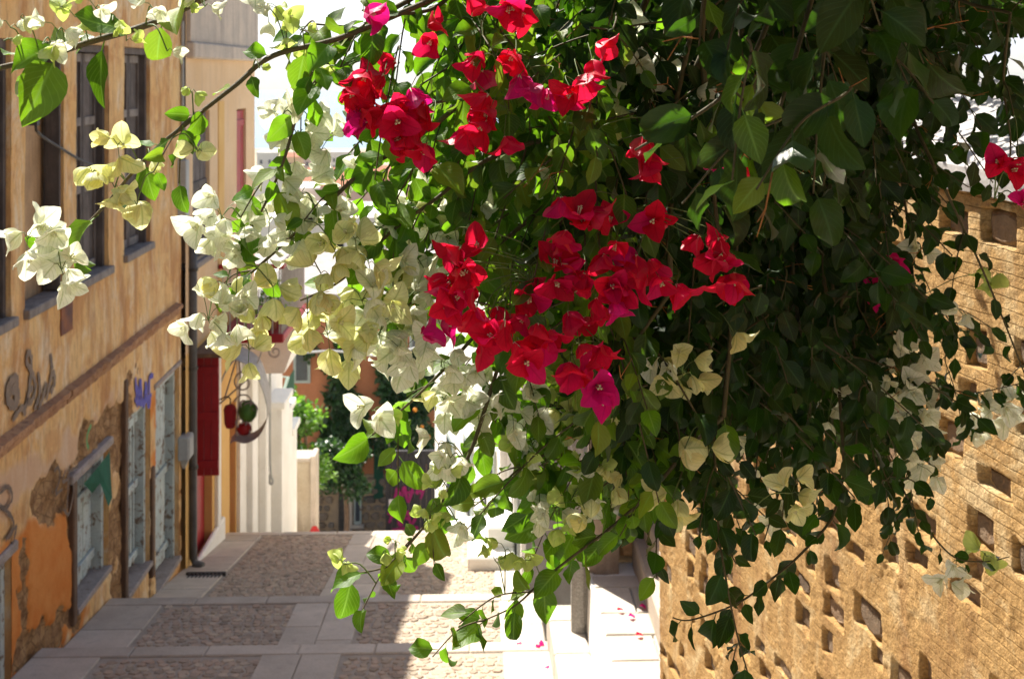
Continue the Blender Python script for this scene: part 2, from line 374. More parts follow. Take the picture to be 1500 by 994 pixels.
# the steps going down beyond the crest
m = MB(); z = street_z(16.79); yy = 16.8
zc = z
while yy < 32:
    zz = z-.17; m.quad((-6, yy, z-.0), (1.6, yy, z), (1.6, yy, zz), (-6, yy, zz)); m.quad((-6, yy, zz), (1.6, yy, zz), (1.6, yy+.4, zz), (-6, yy+.4, zz)); z = zz; yy += .4
m.quad((-6, yy, z), (1.6, yy, z), (1.6, yy+6, z-.3), (-6, yy+6, z-.3)); ZLOW = z
tag(m.build('lower_steps', MT['slab']), kind='structure')

# ================================================================ right side: kerb ledge, terrace, walls
def ztk(Y): return -(4.34+.10*(Y-8.6))       # top of the ledge beside the street
ter = -3.93
led = empty('kerb_ledge', (.7, 9, ztk(9)-.4), 'low whitewashed kerb ledge between the cobbled street and the raised terrace', 'ledge')
core = MB()
for i in range(8):
    y0 = 2+i*1.0; y1 = y0+1.0
    core.quad((.60, y0, ztk(y0)-.02), (.86, y0, ztk(y0)-.02), (.86, y1, ztk(y1)-.02), (.60, y1, ztk(y1)-.02))
    core.quad((.60, y0, ztk(y0)-.02), (.60, y1, ztk(y1)-.02), (.60, y1, -7), (.60, y0, -7))
core.quad((.60, 10, ztk(10)-.02), (.86, 10, ztk(10)-.02), (.86, 10, -7), (.60, 10, -7))
core.build('core', MT['whitewash'], led)
yy = 5.2
while yy < 10:
    y1 = min(10.01, yy+rng.uniform(.4, .75)); mb = MB(); slab(mb, .575, .845, yy, y1-.008, ztk, .26, .014); mb.build('ledge_slab', MT['whiteslab'], led); yy = y1
terr = MB()
terr.quad((.865, -3, ter-.02), (3.2, -3, ter-.02), (3.2, 9.6, ter-.02), (.865, 9.6, ter-.02))
tr = terr.build('terrace', MT['whitewash']); tag(tr, kind='structure'); tr['_w'] = [0, 0, 0]
mb = MB()
n = 40
for i in range(n):              # uneven whitewashed riser between ledge and terrace
    y0 = 4+i*.14; y1 = y0+.14; d = lambda q: .86+.012*fbm(q*3, 1.3)
    mb.quad((d(y0)-.012, y0, ztk(y0)-.05), (d(y0)+.006, y0, ter-.004), (d(y1)+.006, y1, ter-.004), (d(y1)-.012, y1, ztk(y1)-.05))
    mb.quad((d(y0)+.006, y0, ter-.004), (d(y0)+.04, y0, ter-.01), (d(y1)+.04, y1, ter-.01), (d(y1)+.006, y1, ter-.004))
mb.build('riser', MT['whitewash'], tr, smooth=True)
r2 = random.Random(3); yy = 4.6; row = 0
while yy < 9.28:                # crazy-paved slabs
    y1 = yy+r2.uniform(.34, .5); x = .885
    while x < 1.9:
        x1 = min(1.95, x+r2.uniform(.2, .45)); j = [r2.uniform(-.03, .03) for _ in range(4)]
        b_ = MB(); y1c = min(y1, 9.28)
        top = [(x+.006, yy+.006+j[0]*.3), (x1-.006, yy+.006+j[1]*.3), (x1-.006, y1c-.006), (x+.006, y1c-.006)]
        pts = [(q[0], q[1], ter-.03) for q in top]+[(q[0], q[1], ter+.004) for q in top]
        cx = (x+x1)/2; cy = (yy+y1c)/2
        pts += [(cx+(q[0]-cx)*.95, cy+(q[1]-cy)*.96, ter+.011) for q in top]
        b_.v = pts; b_.f = [(0, 1, 5, 4), (1, 2, 6, 5), (2, 3, 7, 6), (3, 0, 4, 7), (4, 5, 9, 8), (5, 6, 10, 9), (6, 7, 11, 10), (7, 4, 8, 11), (8, 9, 10, 11)]; b_.m = [0]*9
        b_.build('paving_slab', MT['whiteslab'], tr); x = x1
    yy = y1; row += 1
# granite post
b_ = MB(); n = 6; hw = .066
prof = [(0, 1.), (.3, .98), (.7, 1.02), (1.2, .97), (1.62, .98), (1.66, .9)]
for zz, k in prof:
    for i in range(8):
        a = math.pi/4*i+math.pi/8; q = hw*k/ max(abs(math.cos(a)), abs(math.sin(a)))*.98
        b_.v.append((.80+q*math.cos(a)+.004*fbm(zz*5, i), 9.40+q*math.sin(a), ztk(9.4)-.25+.25*(zz > 0)+zz))
for g in range(len(prof)-1):
    for i in range(8): j = (i+1) % 8; b_.f.append((g*8+i, g*8+j, g*8+8+j, g*8+8+i)); b_.m.append(0)
b_.f.append(tuple(len(prof)*8-8+i for i in range(8))); b_.m.append(0)
tag(b_.build('granite_post', MT['granite']), 'upright square grey granite post standing on the whitewashed kerb ledge', 'post')
# brown plastered wall and rubble wall closing the terrace
pw = MB(); GX, GZ = 12, 30
for j in range(GZ+1):
    for i in range(GX+1):
        x = .87+i*(.24/GX); zz = ter-.1+j*(2.3/GZ); pw.v.append((x, 9.37+.012*fbm(x*6, zz*6)+.02*max(0, .3-(zz-ter))*0, zz))
for j in range(GZ):
    for i in range(GX): a = j*(GX+1)+i; pw.f.append((a, a+1, a+GX+2, a+GX+1)); pw.m.append(0)
pwo = empty('plastered_pier', (1.0, 9.5, ter), 'brown plastered pier beside the granite post at the end of the terrace', 'wall')
pw.build('plaster', MT['brownplaster'], pwo, smooth=True); b_ = MB(); b_.box(.875, 1.105, 9.39, 10.2, ter-1, ter+2.2); b_.build('core', MT['brownplaster'], pwo)
rw = empty('rubble_wall', (1.5, 9.6, ter), 'rubble wall of orange and brown stones behind the terrace', 'wall')
b_ = MB(); b_.box(1.11, 3.2, 9.62, 10.2, ter-1, ter+2.5); b_.build('mortar', MT['rubblemortar'], rw)
def rock(r, cx, cy, cz, sx, sy, sz, nseg=8, sq=.6):
    v = []; f = []; an = [2*math.pi*(i+r.uniform(-.25, .25))/nseg for i in range(nseg)]
    for k, d in ((1, .5), (.98, -.1), (.72, -.5)):
        for a in an:
            q = 1/max(abs(math.cos(a)), abs(math.sin(a)))**sq
            v.append((cx+sx*.5*k*q*math.cos(a)*r.uniform(.93, 1.04), cy+sy*(d+r.uniform(-.1, .1)), cz+sz*.5*k*q*math.sin(a)*r.uniform(.93, 1.04)))
    for g in range(2):
        for i in range(nseg): j = (i+1) % nseg; f.append((g*nseg+i, (g+1)*nseg+i, (g+1)*nseg+j, g*nseg+j))
    f.append(tuple(2*nseg+i for i in range(nseg))[::-1]); return v, f
r2 = random.Random(11); zz = ter+.02
while zz < ter+1.7:
    hh = r2.uniform(.13, .24); x = 1.12
    while x < 2.0:
        wd = r2.uniform(.14, .34); v, f = rock(r2, x+wd/2, 9.60, zz+hh/2, wd*.95, .10, hh*.93)
        me = bpy.data.meshes.new('stone'); me.from_pydata(v, [], f); me.materials.append(MT['rubble']); put('stone', me, rw); x += wd+.012
    zz += hh+.012
# stone steps against the big wall
st = empty('stone_steps', (1.4, 8.9, ter), 'worn grey stone steps rising from the terrace beside the scored wall', 'steps')
for i, (x0, y0, y1, z1) in enumerate(((1.235, 7.7, 9.55, .22), (1.32, 8.25, 9.55, .45), (1.42, 8.7, 9.55, .68))):
    b_ = MB(); b_.box(x0, 2.2, y0, y1, ter-.05+i*.01, ter+z1, b=.015); b_.build('step', MT['slab'], st)

# ================================================================ big scored wall on the right
WX0, WY0, WS = 1.15, 7.62, -.126                  # far end, and how the face runs back toward the camera
wl = math.hypot(1, WS); WD = Vector((-WS, -1, 0))/wl   # along the face, toward the camera
WN = Vector((-1, WS, 0)).normalized()             # out of the face, toward the street
WTOP = -.365
def wp(s, z, d=0.): return Vector((WX0, WY0, 0))+WD*s+WN*d+Vector((0, 0, z))
wall = empty('stone_wall', tuple(wp(2, -3.9)), 'tall sunlit ochre wall with scored mortar lines and dark inset stones', 'wall')
r2 = random.Random(5); stones = []
zz = WTOP-.17; row = 0
while zz > -3.9:
    hrow = r2.uniform(.15, .2); s = .03+r2.uniform(0, .2)
    while s < 4.9:
        wd = r2.uniform(.07, .2)*(.75+.5*r2.random()); hs = r2.uniform(.06, .13)
        if r2.random() < .66: stones.append((s, zz+r2.uniform(-.045, .045), wd, hs))
        s += wd+r2.uniform(.07, .24)
    zz -= hrow
# keep the ones the photograph can see, largest first
def seen(q):
    a = proj(wp(q[0], q[1])); return -60 < a[0] < 1580 and a[1] < 1060
stones = [q for q in stones if seen(q)][:300]
stones.append((2.25, -1.71, .24, .19))
DS, DZ = .011, .0042; NS = int(5.0/DS); ZB = -3.95; PER = .0375; PHS = np.array([0, .2, .4, .466, .484, .516, .534, .6, .8])
Z = np.concatenate([ZB+PER*(k+PHS) for k in range(int((WTOP-ZB)/PER))]+[[WTOP]]); PH = np.append(np.tile(PHS, int((WTOP-ZB)/PER)), 0.)
NZ = len(Z)-1; S = np.arange(NS+1)*DS
def vnoise(A, B, seed, sc):      # cheap value noise on a grid
    rs = np.random.RandomState(seed); T = rs.rand(64, 64); x = A*sc; y_ = B*sc
    xi = np.floor(x).astype(int); yi = np.floor(y_).astype(int); fx = x-xi; fy = y_-yi; fx = fx*fx*(3-2*fx); fy = fy*fy*(3-2*fy)
    g = lambda i, j: T[i % 64, j % 64]
    return (g(xi, yi)*(1-fx)+g(xi+1, yi)*fx)*(1-fy)+(g(xi, yi+1)*(1-fx)+g(xi+1, yi+1)*fx)*fy-.5
def fb(A, B, seed, sc, o=4): return sum(vnoise(A+3.7*k, B-1.9*k, seed+k, sc*2**k)*.55**k for k in range(o))
SS, ZZ = np.meshgrid(S, Z)
H = .008*fb(SS, ZZ, 1, 2.2)+.004*fb(SS, ZZ, 9, 14)+.004*fb(SS, ZZ, 21, 45, 2)
wob = .006*fb(SS, ZZ, 31, 2.5)+.003*fb(SS, ZZ, 33, 11, 2)
ph = np.repeat(PH[:, None], NS+1, 1)
fade = np.clip(.35+1.8*(fb(SS, ZZ, 41, 2.5)+.3), 0, 1)*np.clip(fb(SS, ZZ, 43, 16, 2)*3+1.2, .2, 1)
H -= .008*fade*(np.abs(ph-.5) < .03)
bumpy = np.clip(fb(SS, ZZ, 51, 4)-.05, 0, 1); H += .02*bumpy*fb(SS, ZZ, 55, 30, 2)
WNX = np.zeros_like(H)
for (s, z, wd, hs) in stones:
    sk = .012*vnoise(SS, ZZ, int(s*1000) % 97, 22)
    dx = np.abs(SS-s+sk)-wd/2; dz = np.abs(ZZ-z+.014*vnoise(SS, ZZ, int(s*777) % 89, 20))-hs/2
    ins = np.clip(-np.maximum(dx, dz)/.006, 0, 1); H = H*(1-ins*.8)-.042*ins
H *= np.clip((WTOP-ZZ+.02)/.05, .3, 1)
V = np.zeros((NZ+1, NS+1, 3))
for k in range(3): V[..., k] = (WX0, WY0, 0)[k]+WD[k]*SS+WN[k]*H+(ZZ+wob*np.clip((WTOP-ZZ)/.1, 0, 1) if k == 2 else 0)
edge = .02*fb(ZZ, ZZ*0+3, 61, 6)+.012*fb(ZZ, ZZ*0+9, 63, 30, 2); fadee = np.clip(1-SS/.12, 0, 1)
for k in range(2): V[..., k] -= WD[k]*edge*fadee+WN[k]*(.05*np.clip(1-SS/.05, 0, 1)**2)
keep = ZZ > -(.56*(WY0-SS*.99))-.12
idx = np.arange((NZ+1)*(NS+1)).reshape(NZ+1, NS+1)
q = np.stack([idx[:-1, :-1], idx[:-1, 1:], idx[1:, 1:], idx[1:, :-1]], -1).reshape(-1, 4)
q = q[keep[1:, 1:].reshape(-1)]
def np_mesh(name, V, Q, mats, smooth=True):
    used = np.unique(Q); rm = -np.ones(len(V), int); rm[used] = np.arange(len(used)); V = V[used]; Q = rm[Q]
    me = bpy.data.meshes.new(name); me.vertices.add(len(V)); me.vertices.foreach_set('co', V.astype(np.float32).ravel())
    k = Q.shape[1]; me.loops.add(len(Q)*k); me.polygons.add(len(Q)); me.loops.foreach_set('vertex_index', Q.astype(np.int32).ravel())
    me.polygons.foreach_set('loop_start', np.arange(0, len(Q)*k, k, dtype=np.int32)); me.polygons.foreach_set('use_smooth', np.full(len(Q), smooth))
    for mt in (mats if isinstance(mats, list) else [mats]): me.materials.append(mt)
    me.update(); me.validate(); return me, used
MT['wallmortar'] = mat('scored_mortar', (.58, .36, .14), (.46, .27, .095), 2.2, .95, 1., 75, c3=(.68, .50, .26), c3at=(.50, .64), streak=((.33, .17, .06), 5, (.5, .7)), fine=.6, bdist=.012)
MT['inset'] = mat('inset_stone', (.11, .08, .055), (.20, .15, .105), 14, .9, 1., 45, c3=(.36, .23, .13), var=.4, hue=.5)
MT['redstone'] = mat('red_stone', (.42, .13, .05), (.30, .09, .04), 14, .9, 1., 40, c3=(.5, .24, .1))
me, _ = np_mesh('mortar', V.reshape(-1, 3), q, MT['wallmortar']); put('mortar', me, wall)
b_ = MB()
for (s0, s1, d0, d1, z0, z1) in ((.05, 9.0, -.55, -.07, -6, WTOP-.02), (4.95, 9.0, -.08, 0, -6, WTOP), ):
    c = [wp(s, z, d) for z in (z0, z1) for d in (d0, d1) for s in (s0, s1)]
    n = len(b_.v); b_.v += [tuple(p) for p in c]; b_.f += [tuple(n+i for i in f) for f in [(0, 2, 3, 1), (4, 5, 7, 6), (0, 1, 5, 4), (2, 6, 7, 3), (0, 4, 6, 2), (1, 3, 7, 5)]]; b_.m += [0]*6
b_.build('core', MT['wallmortar'], wall)
b_ = MB(); zz = ZB                # lower face out of the detailed zone
b_.quad(wp(0.02, -6, -.03), wp(4.95, -6, -.03), wp(4.95, WTOP-.3, -.03), wp(0.02, WTOP-.3, -.045)); b_.build('base_coat', MT['wallmortar'], wall)
for i, (s, z, wd, hs) in enumerate(stones):
    v, f = rock(r2, 0, 0, 0, wd*.99, .03, hs*.99, 10, .95)
    big = i == len(stones)-1
    pr = -.036 + r2.uniform(-.006, .008)+(.018 if big else 0)
    v = [tuple(wp(s+a_, z+c_, pr-b2)) for a_, b2, c_ in v]
    me = bpy.data.meshes.new('stone'); me.from_pydata(v, [], [x[::-1] for x in f]); me.materials.append(MT['redstone'] if big else MT['inset']); put('stone', me, wall)
b_ = MB(); k = 40                 # rendered coping: small lip, then a slope up to the back
prof = [(.025, -.03), (.03, .0), (.03, .055), (.0, .085), (-.25, .20), (-.55, .335), (-.60, .33), (-.6, -.03)]
for i in range(k+1):
    s = -.02+i*9/k
    for j, (d, z) in enumerate(prof): b_.v.append(tuple(wp(s, WTOP+z+.008*fbm(s*3, j), d+.006*fbm(s*4, j+5))))
for i in range(k):
    for j in range(len(prof)-1): a = i*len(prof)+j; b_.f.append((a, a+len(prof), a+len(prof)+1, a+1)); b_.m.append(0)
b_.f.append(tuple(range(len(prof)))); b_.m.append(0)
b_.build('coping', mat('grey_coping', (.50, .48, .47), (.42, .40, .39), 3, .9, .4, 30), wall)
# raised bed behind the wall
b_ = MB(); c = [wp(-.05, 0, -.58), wp(9, 0, -.58), wp(9, 0, -6), wp(-.05, 0, -6)]
b_.poly([(p.x, p.y, -.42) for p in c][::-1]); tag(b_.build('garden_bed', MT['soil']), kind='structure')

# ================================================================ left: the old orange building
XF = -3.55
ob = empty('orange_building', (-5, 10.5, -6), 'old orange house with flaking plaster, grey shutters and graffiti', 'house')
GS = .025; FY0, FY1, FZ0, FZ1 = 8.4, 14.4, -6.3, .7
NY = int(round((FY1-FY0)/GS)); NZ = int(round((FZ1-FZ0)/GS))
YY, ZZ = np.meshgrid(FY0+np.arange(NY+1)*GS, FZ0+np.arange(NZ+1)*GS)
PX = np.zeros_like(YY); PY = np.zeros_like(YY)
den = XF*_f.x+YY*_f.y; PX = 750+F*(XF*_r.x+YY*_r.y)/den; PY = HZ-F*ZZ/den
def inpoly(poly, X, Y):
    ins = np.zeros(X.shape, bool); n = len(poly)
    for i in range(n):
        x1, y1 = poly[i]; x2, y2 = poly[(i+1) % n]
        if y1 == y2: continue
        c = ((y1 > Y) != (y2 > Y)) & (X < (x2-x1)*(Y-y1)/(y2-y1)+x1); ins ^= c
    return ins
nx = PX+26*fb(YY, ZZ, 71, 2.5)+12*fb(YY, ZZ, 75, 9); ny = PY+40*fb(YY, ZZ, 81, 2.5)+18*fb(YY, ZZ, 85, 9)
bare = np.zeros(YY.shape, bool)
for poly in ([(112, 670), (128, 622), (150, 600), (175, 570), (194, 540), (196, 700), (196, 890), (160, 890), (164, 655), (140, 672)],
             [(54, 705), (76, 672), (122, 690), (122, 748), (98, 740), (60, 775)], [(34, 800), (48, 835), (46, 935), (28, 935)],
             [(100, 745), (120, 740), (120, 905), (104, 905), (108, 800)], [(220, 690), (233, 680), (233, 880), (218, 880)], [(262, 700), (276, 690), (276, 850), (262, 850)],
             [(20, 940), (120, 890), (120, 930), (20, 1010)]): bare |= inpoly(poly, nx, ny)
orange = inpoly([(-80, 1020), (-80, 800), (20, 805), (60, 775), (98, 735), (125, 740), (125, 930), (20, 1030)], nx, ny) | inpoly([(222, 580), (232, 575), (232, 700), (222, 700)], nx, ny)
pale = (inpoly([(125, 640), (150, 590), (190, 545), (198, 590), (150, 640), (130, 690), (60, 690), (0, 770), (-60, 790), (-60, 700), (60, 660)], nx, ny) & ~bare)
def soft(M_, n=1):
    A = M_.astype(float)
    for _ in range(n):
        B = A.copy(); B[1:-1, 1:-1] = (A[1:-1, 1:-1]*2+A[:-2, 1:-1]+A[2:, 1:-1]+A[1:-1, :-2]+A[1:-1, 2:])/6; A = B
    return A
bs = soft(bare, 1)
H = .008*fb(YY, ZZ, 91, 2)+.003*fb(YY, ZZ, 95, 12)
H = H-bs*(.03-.035*fb(YY, ZZ, 97, 8))
WIN = [(8.45, 9.2, -1.9, .25), (9.475, 10.35, -1.9, .25), (10.675, 11.6, -1.9, .25), (12.1, 13.05, -1.875, .25)]
DOOR = [(8.45, 9.2, -4.7, -3.675), (10.675, 11.6, -4.75, -3.625), (12.2, 13.05, -5.3, -3.525), (13.275, 14.3, -5.75, -3.5)]
CY = (YY[:-1, :-1]+GS/2); CZ = (ZZ[:-1, :-1]+GS/2); open_ = np.zeros(CY.shape, bool)
for (a, b, c, d) in WIN+DOOR: open_ |= (CY > a) & (CY < b) & (CZ > c) & (CZ < d)
V = np.stack([XF+H, YY, ZZ], -1).reshape(-1, 3); idx = np.arange(len(V)).reshape(YY.shape)
q = np.stack([idx[:-1, :-1], idx[:-1, 1:], idx[1:, 1:], idx[1:, :-1]], -1).reshape(-1, 4)[~open_.reshape(-1)]
mf, t, b, out = nodes('flaking_plaster'); p = pos(t)
att = N(t, 'ShaderNodeVertexColor', layer_name='wear'); sp = N(t, 'ShaderNodeSeparateColor'); L(t, att.outputs[0], sp.inputs[0])
n1 = noise(t, p, 1.6, 6); stv = scaled(t, p, (1, 1, .22)); st1 = noise(t, scaled(t, p, (1, 1, .45)), 4, 9, .72, .6); st2 = noise(t, stv, 3.5, 5, .6); f1 = noise(t, p, 40, 6, .7)
col = mixc(t, ramp(t, n1, .35, .65), (.74, .43, .165), (.78, .53, .25))
col = mixc(t, mth(t, 'MULTIPLY', ramp(t, noise(t, p, 2.6, 9, .7, .6), .50, .58), .6), col, (.60, .30, .12))
col = mixc(t, mth(t, 'MULTIPLY', ramp(t, st1, .50, .64), .8), col, (.78, .65, .46))
col = mixc(t, mth(t, 'MULTIPLY', ramp(t, st2, .52, .66), .8), col, (.46, .22, .085))
col = mixc(t, mth(t, 'MULTIPLY', ramp(t, noise(t, stv, 26, 6, .7), .5, .64), .5), col, (.36, .20, .10))
col = mixc(t, mth(t, 'MULTIPLY', sp.outputs[2], .8), col, mixc(t, ramp(t, st1, .4, .6), (.66, .48, .34), (.60, .36, .22)))
col = mixc(t, sp.outputs[1], col, mixc(t, ramp(t, noise(t, p, 4, 6), .35, .65), (.62, .20, .04), (.68, .27, .07)))
vo = N(t, 'ShaderNodeTexVoronoi', feature='DISTANCE_TO_EDGE'); vo.inputs['Scale'].default_value = 7.; L(t, scaled(t, p, (1, 1, 1.6)), vo.inputs['Vector'])
stone = mixc(t, ramp(t, noise(t, p, 9, 6, .7), .35, .65), (.20, .10, .045), (.46, .28, .13))
stone = mixc(t, ramp(t, vo.outputs[0], .0, .06), (.16, .085, .04), stone)
crisp = ramp(t, mth(t, 'ADD', sp.outputs[0], mth(t, 'MULTIPLY', mth(t, 'SUBTRACT', noise(t, p, 22, 5, .7), .5), 1.2)), .46, .56)
col = mixc(t, crisp, col, stone)
col = mixc(t, 1., col, mixc(t, f1, (.78,)*3, (1.12,)*3), 'MULTIPLY')
L(t, col, b.inputs['Base Color']); b.inputs['Roughness'].default_value = .95; b.inputs['Specular IOR Level'].default_value = .15
bn = N(t, 'ShaderNodeBump'); bn.inputs['Strength'].default_value = .5; bn.inputs['Distance'].default_value = .012; L(t, noise(t, p, 28, 6, .7), bn.inputs['Height']); L(t, bn.outputs[0], b.inputs['Normal'])
MT['flaking'] = mf
me, used = np_mesh('facade', V, q, mf, True)
ca = me.color_attributes.new('wear', 'FLOAT_COLOR', 'POINT'); C = np.zeros((len(V), 4)); C[:, 0] = soft(bare, 1).ravel(); C[:, 1] = soft(orange, 2).ravel(); C[:, 2] = soft(pale, 2).ravel(); C[:, 3] = 1
ca.data.foreach_set('color', C[used].astype(np.float32).ravel())
put('facade', me, ob)
b_ = MB()                        # the rest of the shell, wear attribute absent there
b_.box(-9.5, -3.80, 4.5, 14.4, -6.4, 2.1); b_.box(-3.80, XF, 4.5, 8.4, -6.4, 2.1); b_.box(-3.80, XF, 8.4, 14.4, .7, 2.1)
b_.quad((XF, 8.4, .7), (-3.8, 8.4, .7), (-3.8, 8.4, -6.4), (XF, 8.4, -6.4)); b_.quad((XF, 14.4, .7), (-3.8, 14.4, .7), (-3.8, 14.4, -6.4), (XF, 14.4, -6.4))
for (a, b2, c, d) in WIN+DOOR:
    x0, x1 = XF-.24, XF-.004
    b_.quad((x0, a, c), (x1, a, c), (x1, a, d), (x0, a, d)); b_.quad((x0, b2, c), (x1, b2, c), (x1, b2, d), (x0, b2, d))
    b_.quad((x0, a, c), (x1, a, c), (x1, b2, c), (x0, b2, c)); b_.quad((x0, a, d), (x1, a, d), (x1, b2, d), (x0, b2, d))
b_.build('wall_shell', mf, ob)
b_ = MB(); b_.box(-9.6, XF+.12, 4.4, 14.45, 2.105, 2.22); b_.box(-9.5, XF+.06, 4.45, 14.42, 1.9, 2.1); b_.build('eaves_cornice', MT['cornice'], ob)
# string course, worn into lengths
r2 = random.Random(21); yy = 6.0
ZM = -2.86
while yy < 14.15:
    y1 = min(14.18, yy+r2.uniform(.5, 1.3)); b_ = MB(); n = max(3, int((y1-yy)/.05)); chip = r2.random() < .3
    prof = [(-.03, 0.), (.035, .01), (.04, .055), (.085, .085), (.085, .125), (-.03, .15)]
    for i in range(n+1):
        Yv = yy+(y1-.004-yy)*i/n; e = 1-(.35 if chip else .12)*(.5+fbm(Yv*9, 2.2))
        for j, (d, z) in enumerate(prof): b_.v.append((XF+(d*e if d > 0 else d)+.006*fbm(Yv*14, j), Yv, ZM+z+.008*fbm(Yv*6, j+9)))
    k = len(prof)
    for i in range(n):
        for j in range(k-1): a = i*k+j; b_.f.append((a, a+k, a+k+1, a+1)); b_.m.append(0)
    b_.f += [tuple(range(k)), tuple(n*k+j for j in range(k))[::-1]]; b_.m += [0, 0]
    b_.build('string_course', MT['moulding'] if 'moulding' in MT else MT.setdefault('moulding', mat('worn_moulding', (.50, .28, .14), (.38, .19, .10), 5, .95, .8, 40, c3=(.24, .12, .07), c3at=(.52, .68), var=.2)), ob); yy = y1
# upstairs windows
def window(a, b2, c, d, opened, r):
    wn = MB(); x = XF-.10
    wn.box(x-.05, x+.06, a+.003, a+.06, c+.003, d-.003); wn.box(x-.05, x+.06, b2-.06, b2-.003, c+.003, d-.003); wn.box(x-.05, x+.06, a+.06, b2-.06, d-.07, d-.003)
    wo = wn.build('window', MT['shutter'], ob); wo['_w'] = [0, 0, 0]
    s = MB(); s.box(x-.05, XF+.05, a-.03, b2+.03, c-.04, c+.035, b=.008); s.build('sill', MT['shutterrail'], wo)
    mid = (a+b2)/2; bk = MB(); bk.box(x-.1, x-.07, a+.02, b2-.02, c+.02, d-.02); bk.build('back_board', MT['innerboard'] if opened else MT['darkwood'], wo)
    for s0, s1 in ((a+.065, mid-.006), (mid+.006, b2-.065)):
        if opened and s0 > mid: # this leaf folded outward into the reveal
            lf = MB(); lf.box(x-.02, x+.10, s1-.04, s1-.005, c+.05, d-.08, b=.004); lf.build('shutter_leaf', MT['shutter'], wo); continue
        if opened: s1 = s0+.16
        lf = MB(); lf.box(x-.03, x, s0, s0+.05, c+.045, d-.08, b=.004); lf.box(x-.03, x, s1-.05, s1, c+.045, d-.08, b=.004)
        lo = lf.build('shutter_leaf', MT['shutter'], wo)
        for z0, z1 in ((c+.045, c+.13), (c+.78, c+.88), (c+1.4, c+1.48), (d-.16, d-.08)):
            rl = MB(); rl.box(x-.026, x+.004, s0+.05, s1-.05, z0, z1, b=.004); rl.build('rail', MT['shutterrail'], wo)
        nb = 3; wd = (s1-s0-.1)/nb
        for i in range(nb):
            pl = MB(); e = r.uniform(-.006, .004); pl.box(x-.034, x-.016+e, s0+.05+i*wd+.002, s0+.05+(i+1)*wd-.002, c+.13, d-.16); pl.build('board', MT['shutter'], wo)
    for hz in (c+.3, d-.3):
        hg = MB(); hg.box(x, x+.075, a+.01, a+.1, hz-.012, hz+.012); hg.build('hinge', MT['iron'], wo)
r2 = random.Random(31)
for i, wv in enumerate(WIN): window(*wv, i == 1, r2)
# ground-floor doors and hatches
def boards_door(a, b2, c, d, nb, rails, matw, name='door', slat=False):
    x = XF-.12; fr = MB(); fr.box(x-.06, x+.07, a+.003, a+.07, c+.003, d-.003); fr.box(x-.06, x+.07, b2-.07, b2-.003, c+.003, d-.003); fr.box(x-.06, x+.07, a+.07, b2-.07, d-.075, d-.003)
    do = fr.build(name, matw, ob); do['_w'] = [0, 0, 0]
    bk = MB(); bk.box(x-.09, x-.065, a+.02, b2-.02, c+.01, d-.02); bk.build('backing', MT['darkwood'], do)
    wd = (b2-a-.15)/nb
    for i in range(nb):
        pl = MB(); e = rng.uniform(-.008, .008); g_ = .004 if not slat else wd*.27
        pl.box(x-.055, x-.02+e, a+.075+i*wd+g_, a+.075+(i+1)*wd-g_, c+.01+rng.uniform(0, .03), d-.08, b=.003); pl.build('board', matw, do)
    for z0 in rails:
        rl = MB(); rl.box(x-.02, x+.012, a+.075, b2-.075, z0, z0+.085, b=.006); rl.build('rail', matw, do)
    th = MB(); th.box(x-.1, XF+.03, a-.02, b2+.02, c-.05, c+.006, b=.008); th.build('threshold', MT['stonelintel'], do)
    return do
d0 = boards_door(*DOOR[0], 6, (-4.5, -3.95), MT['bluewood'], 'hatch')
d1 = boards_door(*DOOR[1], 6, (-4.62, -3.98), MT['bluewood'], 'hatch')
d2 = boards_door(*DOOR[2], 7, (-5.2, -4.45, -3.75), MT['bluewood'], 'door', True)
d3 = boards_door(*DOOR[3], 4, (-5.6, -4.7), MT['bluewood'], 'door')
dk = MB(); dk.box(XF-.1, XF+.03, 10.5, 11.67, -3.60, -3.52, b=.012); dk.build('lintel', MT['stonelintel'], d1)
dk = MB(); dk.box(XF-.1, XF+.03, 8.4, 9.27, -3.665, -3.58, b=.012); dk.build('lintel', MT['stonelintel'], d0)
dk = MB(); dk.box(XF-.08, XF+.02, 13.2, 14.36, -3.49, -3.43, b=.01); dk.build('lintel', MT['stonelintel'], d3)
for (yv, z0, z1) in ((12.14, -5.4, -3.1), (13.13, -5.5, -4.3), (10.6, -4.85, -3.6)):
    dk = MB(); dk.box(XF-.04, XF+.022, yv-.05, yv+.045, z0, z1, b=.01); dk.build('timber_post', MT['darkwood'], ob)
# green rag over the hatch
b_ = MB(); ps = [(XF+.03, 10.78, -3.68), (XF+.05, 11.12, -3.64), (XF+.04, 11.5, -3.62), (XF+.10, 11.38, -4.02), (XF+.06, 11.15, -3.80), (XF+.12, 11.2, -4.04), (XF+.02, 11.05, -3.86)]
b_.poly([ps[0], ps[6], ps[4], ps[1]]); b_.poly([ps[1], ps[4], ps[3], ps[2]]); b_.poly([ps[4], ps[5], ps[3]])
tag(b_.build('green_rag', MT['greencloth']), 'dark green rag hanging from the lintel of the small blue hatch', 'cloth')
